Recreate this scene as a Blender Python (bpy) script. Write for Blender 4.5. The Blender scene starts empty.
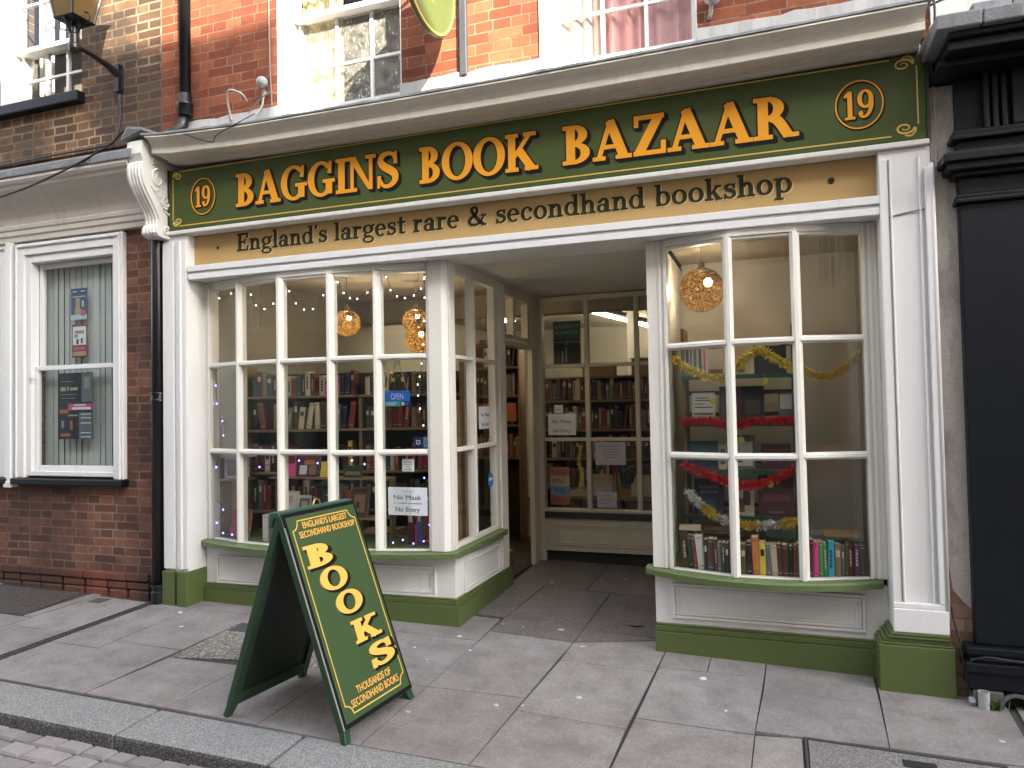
import bpy, bmesh, math, random
from mathutils import Vector, Matrix
random.seed(19)
S = bpy.context.scene
COL = S.collection
rad = math.radians

# ------------------------------------------------------------------ camera
YAW, PITCH, ROLL, FPX = rad(19.58163), rad(1.69897), rad(-1.10202), 741.32
CAM = Vector((0, -4.5, 1.5))
_f = Vector((-math.sin(YAW)*math.cos(PITCH), math.cos(YAW)*math.cos(PITCH), math.sin(PITCH)))
_r = Vector((math.cos(YAW), math.sin(YAW), 0)); _u = _r.cross(_f)
R2 = math.cos(ROLL)*_r + math.sin(ROLL)*_u
U2 = -math.sin(ROLL)*_r + math.cos(ROLL)*_u
cd = bpy.data.cameras.new('camera'); cam = bpy.data.objects.new('camera', cd); COL.objects.link(cam)
cd.sensor_width = 36; cd.lens = FPX/1024*36; cd.clip_end = 500; cd.clip_start = .05
cam.matrix_world = Matrix(((R2.x, U2.x, -_f.x, CAM.x), (R2.y, U2.y, -_f.y, CAM.y), (R2.z, U2.z, -_f.z, CAM.z), (0, 0, 0, 1)))
S.camera = cam

# survey helpers: where the sight line through a measured point meets a plane of the building
def sight(x, y): return R2*((x-512)/FPX) + U2*(-(y-384)/FPX) + _f
def U(x, y, Y): d = sight(x, y); return CAM + d*((Y-CAM.y)/d.y)
def UX(x, y, X): d = sight(x, y); return CAM + d*((X-CAM.x)/d.x)
def gz(X, Y): return -.03 - .022*X + .03*Y

# ------------------------------------------------------------------ materials
MATS = {}
class NT:
    def __init__(s, name):
        s.m = bpy.data.materials.new(name); s.m.use_nodes = True
        s.t = s.m.node_tree; s.t.nodes.clear()
        s.out = s.n('ShaderNodeOutputMaterial')
    def n(s, typ, **k):
        nd = s.t.nodes.new(typ)
        for a, v in k.items():
            if a.startswith('i_'):
                key = a[2:]; key = int(key) if key.isdigit() else key.replace('_', ' ')
                nd.inputs[key].default_value = v
            else: setattr(nd, a, v)
        return nd
    def l(s, a, b): s.t.links.new(a, b)
    def coord(s, what='Object'): return s.n('ShaderNodeTexCoord').outputs[what]
    def noise(s, scale, detail=4, rough=.55, vec=None, stretch=None):
        nd = s.n('ShaderNodeTexNoise', i_Scale=scale, i_Detail=detail, i_Roughness=rough)
        v = vec if vec is not None else s.coord()
        if stretch:
            mp = s.n('ShaderNodeMapping'); mp.inputs['Scale'].default_value = stretch; s.l(v, mp.inputs[0]); v = mp.outputs[0]
        s.l(v, nd.inputs['Vector']); return nd.outputs['Fac']
    def ramp(s, fac, stops):
        nd = s.n('ShaderNodeValToRGB'); e = nd.color_ramp.elements
        while len(e) < len(stops): e.new(.5)
        for i, (p, c) in enumerate(stops):
            e[i].position = p; e[i].color = (*c, 1) if len(c) == 3 else c
        s.l(fac, nd.inputs[0]); return nd.outputs[0]
    def mix(s, fac, a, b, blend='MIX'):
        nd = s.n('ShaderNodeMix', data_type='RGBA', blend_type=blend)
        for sock, v in ((nd.inputs[0], fac), (nd.inputs[6], a), (nd.inputs[7], b)):
            if hasattr(v, 'links'): s.l(v, sock)
            elif isinstance(v, (int, float)): sock.default_value = v
            else: sock.default_value = (*v, 1)
        return nd.outputs[2]
    def math(s, op, a, b=None, c=None):
        nd = s.n('ShaderNodeMath', operation=op)
        for i, v in enumerate((a, b, c)):
            if v is None: continue
            if hasattr(v, 'links'): s.l(v, nd.inputs[i])
            else: nd.inputs[i].default_value = v
        return nd.outputs[0]
    def bump(s, h, dist=.002, strength=1):
        nd = s.n('ShaderNodeBump'); nd.inputs['Distance'].default_value = dist; nd.inputs['Strength'].default_value = strength
        s.l(h, nd.inputs['Height']); return nd.outputs[0]
    def done(s, color, rough=.6, normal=None, metal=0, spec=.5, **k):
        p = s.n('ShaderNodeBsdfPrincipled')
        for key, v in (('Base Color', color), ('Roughness', rough), ('Metallic', metal), ('Specular IOR Level', spec)):
            if hasattr(v, 'links'): s.l(v, p.inputs[key])
            elif isinstance(v, (tuple, list)): p.inputs[key].default_value = (*v[:3], 1)
            else: p.inputs[key].default_value = v
        for key, v in k.items():
            p.inputs[key.replace('_', ' ')].default_value = v
        if normal is not None: s.l(normal, p.inputs['Normal'])
        s.l(p.outputs[0], s.out.inputs[0]); return s.m

def paint(name, c, rough=.45, var=.1, grime=.25, grime_c=(.12, .1, .08), bump=.0006, scale=1.0, spec=.5):
    if name in MATS: return MATS[name]
    t = NT(name)
    big = t.noise(1.7*scale, 5, .6); fine = t.noise(38*scale, 5, .6)
    streak = t.noise(3.5, 6, .65, stretch=(4, 4, .35))
    lo = tuple(v*(1-var) for v in c); hi = tuple(min(1, v*(1+var*.6)) for v in c)
    col = t.mix(big, lo, hi)
    g = t.ramp(streak, [(.52, (0, 0, 0)), (.78, (1, 1, 1))])
    g2 = t.ramp(fine, [(.56, (0, 0, 0)), (.75, (1, 1, 1))])
    gm = t.math('MULTIPLY', t.math('ADD', g, t.math('MULTIPLY', g2, .35)), grime)
    col = t.mix(gm, col, tuple(a*.45+b*.55 for a, b in zip(c, grime_c)))
    rr = t.math('ADD', t.math('MULTIPLY', fine, .25), rough-.1)
    MATS[name] = t.done(col, rr, t.bump(t.math('ADD', fine, t.math('MULTIPLY', big, 3)), bump), spec=spec); return MATS[name]

def plain(name, c, rough=.6, metal=0, var=.15, scale=20, spec=.5):
    if name in MATS: return MATS[name]
    t = NT(name); n = t.noise(scale, 4)
    MATS[name] = t.done(t.mix(n, tuple(v*(1-var) for v in c), tuple(min(1, v*(1+var)) for v in c)), rough, None, metal, spec); return MATS[name]

def emit(name, c, st):
    if name in MATS: return MATS[name]
    t = NT(name); e = t.n('ShaderNodeEmission'); e.inputs[0].default_value = (*c, 1); e.inputs[1].default_value = st
    t.l(e.outputs[0], t.out.inputs[0]); MATS[name] = t.m; return t.m

def glass(name, tint=(.93, .95, .93), ior=1.52, wav=.00025, dirt=.0, dirt_c=(.6, .58, .5)):
    if name in MATS: return MATS[name]
    t = NT(name)
    tr = t.n('ShaderNodeBsdfTransparent'); tr.inputs[0].default_value = (*tint, 1)
    gl = t.n('ShaderNodeBsdfGlossy'); gl.inputs['Roughness'].default_value = .015
    bm = t.bump(t.noise(2.2, 2, .5), wav*2.5); t.l(bm, gl.inputs['Normal'])
    ge = t.n('ShaderNodeNewGeometry'); dp_ = t.n('ShaderNodeVectorMath', operation='DOT_PRODUCT'); t.l(ge.outputs['Incoming'], dp_.inputs[0]); t.l(ge.outputs['Normal'], dp_.inputs[1])
    cs = t.math('ABSOLUTE', dp_.outputs['Value']); r0 = ((ior-1)/(ior+1))**2
    sch = t.math('ADD', t.math('MULTIPLY', t.math('POWER', t.math('SUBTRACT', 1, cs), 5), 1-r0), r0)
    mx = t.n('ShaderNodeMixShader'); f2 = t.math('MINIMUM', t.math('MULTIPLY', sch, 1.25), 1.0)
    t.l(f2, mx.inputs[0]); t.l(tr.outputs[0], mx.inputs[1]); t.l(gl.outputs[0], mx.inputs[2])
    last = mx.outputs[0]
    if dirt:
        df = t.n('ShaderNodeBsdfDiffuse'); df.inputs[0].default_value = (*dirt_c, 1)
        v = t.n('ShaderNodeTexVoronoi', i_Scale=42.0, feature='F1'); mp = t.n('ShaderNodeMapping'); mp.inputs['Scale'].default_value = (1, 1, .55)
        t.l(t.coord(), mp.inputs[0]); nv = t.n('ShaderNodeTexNoise', i_Scale=9.0)
        t.l(mp.outputs[0], nv.inputs['Vector'])
        vv = t.n('ShaderNodeVectorMath', operation='ADD'); t.l(mp.outputs[0], vv.inputs[0])
        sc = t.n('ShaderNodeVectorMath', operation='SCALE'); sc.inputs['Scale'].default_value = .12; t.l(nv.outputs['Color'], sc.inputs[0]); t.l(sc.outputs[0], vv.inputs[1])
        t.l(vv.outputs[0], v.inputs['Vector'])
        k = t.ramp(v.outputs['Distance'], [(.12, (1, 1, 1)), (.34, (.26, .26, .26))])
        k2 = t.math('MULTIPLY', t.math('MULTIPLY', k, t.ramp(t.noise(14, 4), [(.34, (.35,)*3), (.60, (1,)*3)])), dirt)
        m2 = t.n('ShaderNodeMixShader'); t.l(k2, m2.inputs[0]); t.l(last, m2.inputs[1]); t.l(df.outputs[0], m2.inputs[2]); last = m2.outputs[0]
    t.l(last, t.out.inputs[0]); MATS[name] = t.m; return t.m

def brick(name, c1, c2, mortar, dark=(.03, .025, .022), soot=.4, soot_scale=.8, row=.072, width=.235, msize=.011, soot_bias=.5, bump=.006, off=(0, 0), vary=.75, gonev=.8):
    if name in MATS: return MATS[name]
    t = NT(name)
    sx = t.n('ShaderNodeSeparateXYZ'); t.l(t.coord(), sx.inputs[0])
    wob = t.noise(5, 3); wob2 = t.noise(4, 3, stretch=(1, 1, 1.7))
    # X plus Y so that reveals also get courses
    xx = t.math('ADD', t.math('ADD', sx.outputs[0], sx.outputs[1]), t.math('MULTIPLY', wob, .014))
    zz = t.math('ADD', sx.outputs[2], t.math('MULTIPLY', wob2, .016))
    cb = t.n('ShaderNodeCombineXYZ'); t.l(t.math('ADD', xx, off[0]), cb.inputs[0]); t.l(t.math('ADD', zz, off[1]), cb.inputs[1])
    b = t.n('ShaderNodeTexBrick', offset=.5, offset_frequency=2, squash=.55, squash_frequency=2)
    b.inputs['Scale'].default_value = 1; b.inputs['Mortar Size'].default_value = msize*.5; b.inputs['Mortar Smooth'].default_value = .25
    b.inputs['Brick Width'].default_value = width; b.inputs['Row Height'].default_value = row; b.inputs['Bias'].default_value = 0
    b.inputs['Color1'].default_value = (0, 0, 0, 1); b.inputs['Color2'].default_value = (1, 1, 1, 1); b.inputs['Mortar'].default_value = (.5, .5, .5, 1)
    t.l(cb.outputs[0], b.inputs['Vector'])
    fine = t.noise(45, 6, .7); mid = t.noise(11, 5, .65); big = t.noise(soot_scale, 5, .65)
    tone = t.math('ADD', t.math('MULTIPLY', b.outputs['Color'], vary), t.math('ADD', t.math('MULTIPLY', mid, .5), (.75-vary)*.45))
    bc = t.ramp(tone, [(.12, tuple(v*.42 for v in c1)), (.45, c1), (.75, c2), (1, tuple(min(1, v*1.25) for v in c2))])
    bc = t.mix(t.math('MULTIPLY', t.ramp(fine, [(.35, (0, 0, 0)), (.75, (1, 1, 1))]), .35), bc, tuple(v*.5 for v in c1))
    mo = t.mix(fine, tuple(v*.65 for v in mortar), tuple(min(1, v*1.2) for v in mortar))
    gone = t.ramp(t.noise(6, 4, .7), [(.50, (0, 0, 0)), (.68, (gonev,)*3)])
    mo = t.mix(gone, mo, tuple(v*.38 for v in c1))
    col = t.mix(b.outputs['Fac'], bc, mo)
    sm = t.ramp(t.math('ADD', big, t.math('MULTIPLY', mid, .25)), [(soot_bias, (0, 0, 0)), (soot_bias+.22, (1, 1, 1))])
    col = t.mix(t.math('MULTIPLY', sm, soot), col, dark)
    h = t.math('ADD', t.math('SUBTRACT', 1, b.outputs['Fac']), t.math('ADD', t.math('MULTIPLY', fine, .45), t.math('MULTIPLY', mid, .5)))
    MATS[name] = t.done(col, .88, t.bump(h, bump), spec=.25); return MATS[name]

WHITE = paint('white_gloss_paint', (.70, .695, .675), .4, .06, .2)
CREAM = paint('cream_white_paint', (.71, .69, .625), .42, .07, .22)
OLDWHITE = paint('weathered_white_paint', (.66, .645, .60), .5, .1, .45)
CORN = paint('cornice_paint', (.66, .62, .53), .5, .1, .35)
PORCHDIM = paint('porch_cream_shaded', (.52, .48, .38), .45, .08, .3)  # cream paint darkened to stand in for the porch's weaker light
GREEN = paint('green_gloss_paint', (.084, .112, .032), .34, .14, .25, (.03, .035, .015))
SILL = paint('sill_green_paint', (.105, .150, .052), .4, .12, .3, (.1, .1, .05))
SIGNG = paint('sign_green_paint', (.050, .074, .0145), .45, .1, .12, (.02, .03, .01), spec=.3)
BOARDG = paint('board_green_paint', (.040, .078, .026), .38, .1, .12, (.03, .04, .02))
BOARDD = paint('board_frame_green_paint', (.018, .05, .022), .35, .15, .2, (.03, .04, .03))
BOARDIN = paint('board_inside_paint', (.012, .024, .012), .55, .15, .2, (.02, .02, .02))
GOLD = plain('signwriters_gold', (.74, .31, .010), .6, 0, .06, 6, .3)
YELLOW = plain('sign_yellow', (.88, .45, .085), .45, 0, .05, 6)
LINEY = plain('lining_yellow', (.66, .43, .09), .45, 0, .06, 6)
BLACK = plain('letter_black', (.004, .004, .004), .6, spec=.2)
BEIGE = paint('buff_board', (.43, .28, .10), .5, .1, .3, (.25, .16, .06))
BUFFHI = plain('letter_highlight', (.60, .46, .22), .5)
OLIVE = plain('letter_olive', (.026, .025, .010), .6, spec=.2)
IRON = plain('black_iron', (.006, .0065, .0075), .3, 0, .3, 12)
NAVY = paint('blue_black_paint', (.0045, .0065, .010), .4, .2, .2, (.02, .02, .024), spec=.28)
LEAD = paint('lead_sheet', (.22, .23, .235), .65, .45, 1.1, (.05, .048, .042), .004, 2.2)
RENDER = None
def render_mat():
    t = NT('old_render'); a = t.noise(4, 6, .65); f = t.noise(60, 5, .7); st = t.noise(2.2, 5, .7, stretch=(2.5, 2.5, .8))
    c = t.mix(a, (.40, .37, .32), (.58, .54, .48)); c = t.mix(t.math('MULTIPLY', f, .35), c, (.1, .09, .075))
    c = t.mix(t.ramp(st, [(.5, (0,)*3), (.72, (.75,)*3)]), c, (.085, .068, .05))
    return t.done(c, .92, t.bump(t.math('ADD', f, t.math('MULTIPLY', a, 3)), .004), spec=.2)
RENDER = render_mat()
BRICK_SHOP = brick('red_shop_brick', (.235, .066, .030), (.36, .118, .052), (.34, .23, .16), soot=.62, soot_bias=.49, msize=.011, dark=(.10, .03, .02), vary=.6, gonev=.6)
BRICK_UP = brick('sooty_stock_brick', (.16, .082, .045), (.29, .14, .062), (.46, .36, .23), soot=.82, soot_bias=.42, msize=.018, dark=(.040, .032, .026), gonev=.35)
BRICK_LOW = brick('dark_red_brick', (.125, .056, .038), (.245, .105, .062), (.27, .21, .17), soot=.7, soot_bias=.48, msize=.013, row=.066, dark=(.05, .030, .025), vary=.55, gonev=.5, soot_scale=1.3)
GLASS = glass('window_glass')
GLASS_LOW = glass('neighbour_glass', (.86, .9, .88))
GLASS_DIRTY = glass('grimy_glass', (.9, .9, .85), dirt=1.0)
GLASS_UP = glass('upper_glass', (.92, .92, .9))
PAPER = plain('paper', (.66, .68, .72), .8)
PAGES = plain('book_pages', (.50, .42, .29), .9, 0, .25, 60)
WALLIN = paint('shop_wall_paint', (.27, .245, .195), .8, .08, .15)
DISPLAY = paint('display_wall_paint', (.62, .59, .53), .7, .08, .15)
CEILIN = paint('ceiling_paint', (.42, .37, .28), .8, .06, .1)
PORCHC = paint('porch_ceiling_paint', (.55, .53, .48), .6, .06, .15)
WOOD = paint('shelf_wood', (.22, .13, .06), .55, .25, .4, (.06, .035, .02))
PALEWOOD = paint('pale_shelf_wood', (.21, .135, .065), .55, .25, .3, (.1, .06, .03))
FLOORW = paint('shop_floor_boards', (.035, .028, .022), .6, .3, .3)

# ------------------------------------------------------------------ mesh building
class MB:
    def __init__(s): s.v = []; s.f = []; s.mi = []; s.cur = 0; s.cols = None
    def mat(s, i): s.cur = i; return s
    def add(s, vs, fs):
        o = len(s.v); s.v += [tuple(p) for p in vs]
        for f in fs: s.f.append([i+o for i in f]); s.mi.append(s.cur)
        return s
    def box(s, x0, y0, z0, x1, y1, z1, M=None):
        x0, x1 = min(x0, x1), max(x0, x1); y0, y1 = min(y0, y1), max(y0, y1); z0, z1 = min(z0, z1), max(z0, z1)
        vs = [Vector(p) for p in ((x0, y0, z0), (x1, y0, z0), (x1, y1, z0), (x0, y1, z0), (x0, y0, z1), (x1, y0, z1), (x1, y1, z1), (x0, y1, z1))]
        if M: vs = [M @ p for p in vs]
        return s.add(vs, [(0, 3, 2, 1), (4, 5, 6, 7), (0, 1, 5, 4), (1, 2, 6, 5), (2, 3, 7, 6), (3, 0, 4, 7)])
    def hexa(s, a, b): # two quads (bottom, top), each 4 points ccw seen from above
        return s.add(list(a)+list(b), [(3, 2, 1, 0), (4, 5, 6, 7), (0, 1, 5, 4), (1, 2, 6, 5), (2, 3, 7, 6), (3, 0, 4, 7)])
    def prism(s, pts, vec): # planar polygon pushed along vec
        n = len(pts); vec = Vector(vec); a = [Vector(p) for p in pts]; b = [p+vec for p in a]
        return s.add(a+b, [tuple(range(n-1, -1, -1)), tuple(range(n, 2*n))] + [(i, (i+1) % n, n+(i+1) % n, n+i) for i in range(n)])
    def sweep(s, prof, path, closed=False, caps=True): # prof: list of callables' offsets as Vectors per path point: list of rings
        n = len(prof[0]); o = []
        for ring in prof: o += ring
        fs = []
        m = len(prof)
        for k in range(m if closed else m-1):
            k2 = (k+1) % m
            for i in range(n):
                j = (i+1) % n; fs.append((k*n+i, k*n+j, k2*n+j, k2*n+i))
        if caps and not closed: fs += [tuple(range(n-1, -1, -1)), tuple(range((m-1)*n, m*n))]
        return s.add(o, fs)
    def tube(s, pts, r, seg=8):
        pts = [Vector(p) for p in pts]; rings = []
        rs = r if isinstance(r, (list, tuple)) else [r]*len(pts)
        prev = None
        for i, p in enumerate(pts):
            t = (pts[min(i+1, len(pts)-1)]-pts[max(i-1, 0)]).normalized()
            if prev is None:
                a = t.orthogonal().normalized()
            else:
                a = (prev - t*prev.dot(t)); a = a.normalized() if a.length > 1e-6 else t.orthogonal().normalized()
            prev = a; b = t.cross(a)
            rings.append([p + a*(rs[i]*math.cos(2*math.pi*k/seg)) + b*(rs[i]*math.sin(2*math.pi*k/seg)) for k in range(seg)])
        return s.sweep(rings, None)
    def lathe(s, c, prof, seg=20, axis=(0, 0, 1)): # prof: (r, h)
        c = Vector(c); ax = Vector(axis).normalized(); a = ax.orthogonal().normalized(); b = ax.cross(a)
        rings = [[c + ax*h + (a*math.cos(2*math.pi*k/seg)+b*math.sin(2*math.pi*k/seg))*max(r, 1e-4) for k in range(seg)] for r, h in prof]
        return s.sweep(rings, None)
    def quad(s, a, b, c, d): return s.add([a, b, c, d], [(0, 1, 2, 3)])
    def build(s, name, mats, parent=None, bev=0, smooth=False, fix=True, at=None):
        me = bpy.data.meshes.new(name)
        me.from_pydata(s.v, [], s.f)
        mats = mats if isinstance(mats, (list, tuple)) else [mats]
        for m in mats: me.materials.append(m)
        me.polygons.foreach_set('material_index', s.mi)
        if fix:
            bm = bmesh.new(); bm.from_mesh(me); bmesh.ops.recalc_face_normals(bm, faces=bm.faces); bm.to_mesh(me); bm.free()
        if smooth: me.polygons.foreach_set('use_smooth', [True]*len(me.polygons))
        ob = bpy.data.objects.new(name, me); COL.objects.link(ob)
        if parent is not None:
            ob.parent = parent
            if at is None: ob.matrix_parent_inverse = root_inv(parent)
        if bev:
            md = ob.modifiers.new('Bevel', 'BEVEL'); md.width = bev; md.segments = 2; md.limit_method = 'ANGLE'; md.angle_limit = rad(40); md.harden_normals = False
        return ob
def world_of(o):
    m = Matrix.LocRotScale(o.location, o.rotation_euler, o.scale)
    return (world_of(o.parent) @ o.matrix_parent_inverse @ m) if o.parent else m
def root_inv(p): return world_of(p).inverted()
def tag(o, label=None, cat=None, group=None, kind=None):
    if label: o['label'] = label
    if cat: o['category'] = cat
    if group: o['group'] = group
    if kind: o['kind'] = kind
    return o
def thing(name, loc, label, cat, group=None):
    o = bpy.data.objects.new(name, None); COL.objects.link(o); o.location = loc; o.empty_display_size = .1
    return tag(o, label, cat, group)
def copy_tree(o, parent=None):
    c = o.copy(); COL.objects.link(c)
    if parent is not None: c.parent = parent
    for ch in list(o.children): copy_tree(ch, c)
    return c

# text with the built-in font, as a mesh on plane M (x right, y up, z out)
def sans(body, M, height, width=None, depth=.002, bold=0.0, align='LEFT', sx=1.0):
    cu = bpy.data.curves.new('text', 'FONT'); cu.body = body; cu.size = 1; cu.align_x = align; cu.extrude = .5; cu.offset = bold; cu.resolution_u = 3
    ob = bpy.data.objects.new('text', cu); COL.objects.link(ob)
    bpy.context.view_layer.update()
    me = bpy.data.meshes.new_from_object(ob.evaluated_get(bpy.context.evaluated_depsgraph_get()))
    xs = [v.co.x for v in me.vertices]; mb = MB()
    k = height/.72; kx = k*sx
    if width: kx = width/(max(xs)-min(xs)+1e-9)
    x0 = min(xs) if align == 'LEFT' else 0
    mb.add([M @ Vector(((v.co.x-x0)*kx, v.co.y*k, (v.co.z+.5)*depth)) for v in me.vertices], [tuple(p.vertices) for p in me.polygons])
    bpy.data.objects.remove(ob); bpy.data.curves.remove(cu); bpy.data.meshes.remove(me)
    return mb

# ------------------------------------------------------------------ signwriter's serif alphabet (cap height 1)
W, T = .21, .09
def stem(x, w=W, y0=0, y1=1, l=.09, r=.09, s=.09):
    return [('r', x, y0, x+w, y1), ('r', x-l, y0, x+w+r, y0+s), ('r', x-l, y1-s, x+w+r, y1)]
GL = {
 'B': (stem(.09, r=.04)+[('a', .28, .745, .33, .255, -90, 90, W, T), ('a', .28, .27, .39, .27, -90, 90, W, T)], .76),
 'A': ([('c', [(.14, .03), (.44, 1)], .1), ('c', [(.42, .99), (.76, .03)], .21), ('r', .22, .28, .62, .37), ('r', 0, 0, .3, .09), ('r', .56, 0, .94, .09)], .97),
 'G': ([('a', .47, .5, .47, .52, 42, 322, W, T), ('r', .64, .05, .85, .45), ('r', .53, .38, .95, .47), ('f', [(.70, .66), (.82, .64), (.85, .98), (.77, 1.0)])], 1.0),
 'I': (stem(.09), .42),
 'N': ([('r', .1, 0, .2, .98), ('f', [(.02, 1), (.27, 1), (.84, .02), (.70, .02)]), ('r', .74, .02, .84, 1), ('r', -.01, 0, .31, .09), ('r', -.04, .91, .2, 1), ('r', .62, .91, .96, 1)], 1.0),
 'S': ([('c', [(.63, .75), (.55, .92), (.36, .97), (.17, .89), (.14, .73), (.27, .59), (.46, .48), (.60, .36), (.60, .18), (.44, .05), (.24, .05), (.09, .24)], [.09, .09, .1, .15, .19, .21, .22, .21, .17, .11, .09, .09]), ('f', [(.57, .66), (.68, .66), (.66, 1.0), (.60, 1.0)]), ('f', [(.03, 0), (.09, 0), (.14, .34), (.03, .34)])], .76),
 'O': ([('a', .5, .5, .5, .52, 0, 360, .225, T)], 1.03),
 'K': (stem(.09)+[('c', [(.27, .38), (.74, .95)], .1), ('c', [(.42, .56), (.8, .04)], .21), ('r', .56, .91, .94, 1), ('r', .60, 0, 1.0, .09)], 1.0),
 'Z': ([('r', .05, .9, .75, 1), ('f', [(.50, .95), (.75, .95), (.29, .06), (.03, .06)]), ('r', .03, 0, .78, .1), ('r', .05, .72, .14, .95), ('r', .68, .05, .78, .32)], .84),
 'R': (stem(.09)+[('a', .28, .725, .36, .275, -90, 90, W, T), ('c', [(.36, .52), (.52, .40), (.72, .04)], .2), ('r', .62, 0, .94, .09)], .94),
 '1': ([('r', .14, 0, .34, 1), ('r', .02, 0, .46, .09), ('f', [(.0, .78), (.2, .82), (.2, 1), (.0, .87)])], .52),
 '9': ([('a', .33, .68, .33, .33, 0, 360, .19, .09), ('c', [(.565, .68), (.56, .40), (.44, .14), (.24, .045), (.1, .10)], [.19, .18, .13, .09, .1]), ('a', .13, .17, .1, .1, 0, 360, .098, .098)], .70),
}
w_, t_ = .16, .075
GL.update({
 'E': (stem(.08, .18)+[('r', .2, .92, .7, 1), ('r', .2, .47, .52, .56), ('r', .2, 0, .72, .08), ('r', .62, .74, .7, .95), ('r', .64, .04, .72, .28), ('r', .47, .38, .54, .65)], .78),
 'n': ([('r', .08, 0, .24, .66), ('r', 0, 0, .32, .07), ('r', 0, .59, .2, .66), ('a', .38, .38, .24, .28, 0, 160, w_, .1), ('r', .46, 0, .62, .4), ('r', .38, 0, .70, .07)], .73),
 'g': ([('a', .31, .44, .29, .24, 0, 360, .15, .07), ('a', .32, -.12, .32, .18, 0, 360, .1, .07), ('c', [(.22, .22), (.10, .14), (.2, .07), (.44, .04)], [.06, .09, .1, .1]), ('c', [(.5, .58), (.66, .66)], .09)], .68),
 'l': ([('r', .08, 0, .24, 1), ('r', 0, 0, .32, .07), ('r', 0, .93, .2, 1)], .35),
 'a': ([('r', .38, .0, .54, .46), ('a', .31, .44, .23, .24, 0, 155, w_, .09), ('a', .24, .19, .24, .20, 0, 360, .14, .07), ('r', .42, 0, .64, .07), ('a', .12, .5, .07, .07, 0, 360, .068, .068)], .65),
 'd': ([('a', .31, .33, .31, .34, 0, 360, w_, .07), ('r', .45, 0, .61, 1), ('r', .45, 0, .70, .07), ('r', .36, .93, .55, 1)], .72),
 "'": ([('c', [(.1, 1), (.07, .78)], [.14, .05])], .2),
 's': ([('c', [(.44, .50), (.37, .61), (.24, .63), (.11, .57), (.12, .45), (.25, .37), (.40, .29), (.43, .16), (.31, .045), (.17, .045), (.06, .18)], [.06, .065, .07, .11, .14, .15, .15, .13, .08, .07, .07]), ('r', .40, .45, .47, .66), ('r', .02, 0, .09, .22)], .53),
 'r': ([('r', .08, 0, .24, .66), ('r', 0, 0, .34, .07), ('r', 0, .59, .2, .66), ('c', [(.2, .42), (.3, .58), (.42, .60)], [.08, .1, .1]), ('a', .43, .56, .08, .08, 0, 360, .078, .078)], .54),
 'e': ([('a', .31, .33, .31, .34, 0, 315, w_, .07), ('r', .14, .32, .58, .39)], .64),
 't': ([('r', .12, .05, .28, .88), ('r', 0, .58, .44, .66), ('c', [(.2, .1), (.28, .04), (.44, .08)], [.14, .09, .06])], .46),
 'c': ([('a', .31, .33, .31, .34, 40, 325, w_, .07), ('a', .49, .5, .08, .08, 0, 360, .078, .078)], .60),
 'o': ([('a', .32, .33, .32, .34, 0, 360, w_, .075)], .67),
 'h': ([('r', .08, 0, .24, 1), ('r', 0, 0, .32, .07), ('r', 0, .93, .2, 1), ('a', .38, .38, .24, .28, 0, 160, w_, .1), ('r', .46, 0, .62, .4), ('r', .38, 0, .70, .07)], .73),
 'b': ([('r', .08, 0, .24, 1), ('r', 0, .93, .2, 1), ('a', .36, .33, .31, .34, 0, 360, w_, .07)], .70),
 'k': ([('r', .08, 0, .24, 1), ('r', 0, 0, .32, .07), ('r', 0, .93, .2, 1), ('c', [(.22, .28), (.52, .62)], .08), ('c', [(.32, .4), (.56, .03)], .16), ('r', .40, .59, .66, .66), ('r', .42, 0, .70, .07)], .72),
 'p': ([('r', .08, -.3, .24, .66), ('r', 0, -.3, .34, -.23), ('r', 0, .59, .2, .66), ('a', .37, .33, .31, .34, 0, 360, w_, .07)], .72),
 '&': ([('c', [(.86, .52), (.70, .2), (.44, .05), (.17, .09), (.1, .28), (.28, .48), (.50, .68), (.47, .9), (.32, .95), (.22, .82), (.34, .58), (.62, .22), (.86, .03)], [.06, .08, .1, .14, .16, .13, .11, .1, .09, .13, .16, .18, .12]), ('r', .72, .48, .98, .55), ('r', .74, 0, .98, .07)], 1.04),
 ' ': ([], .34),
})
def crom(P, n=6):
    if len(P) == 2: return [P[0], P[1]], [0, 1]
    out, tt = [], []
    for i in range(len(P)-1):
        p0, p1, p2, p3 = P[max(i-1, 0)], P[i], P[i+1], P[min(i+2, len(P)-1)]
        for k in range(n):
            t = k/n
            out.append(tuple(.5*((2*p1[d]) + (-p0[d]+p2[d])*t + (2*p0[d]-5*p1[d]+4*p2[d]-p3[d])*t*t + (-p0[d]+3*p1[d]-3*p2[d]+p3[d])*t**3) for d in range(len(p1))))
            tt.append(i+t)
    out.append(P[-1]); tt.append(len(P)-1)
    return out, tt
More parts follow.
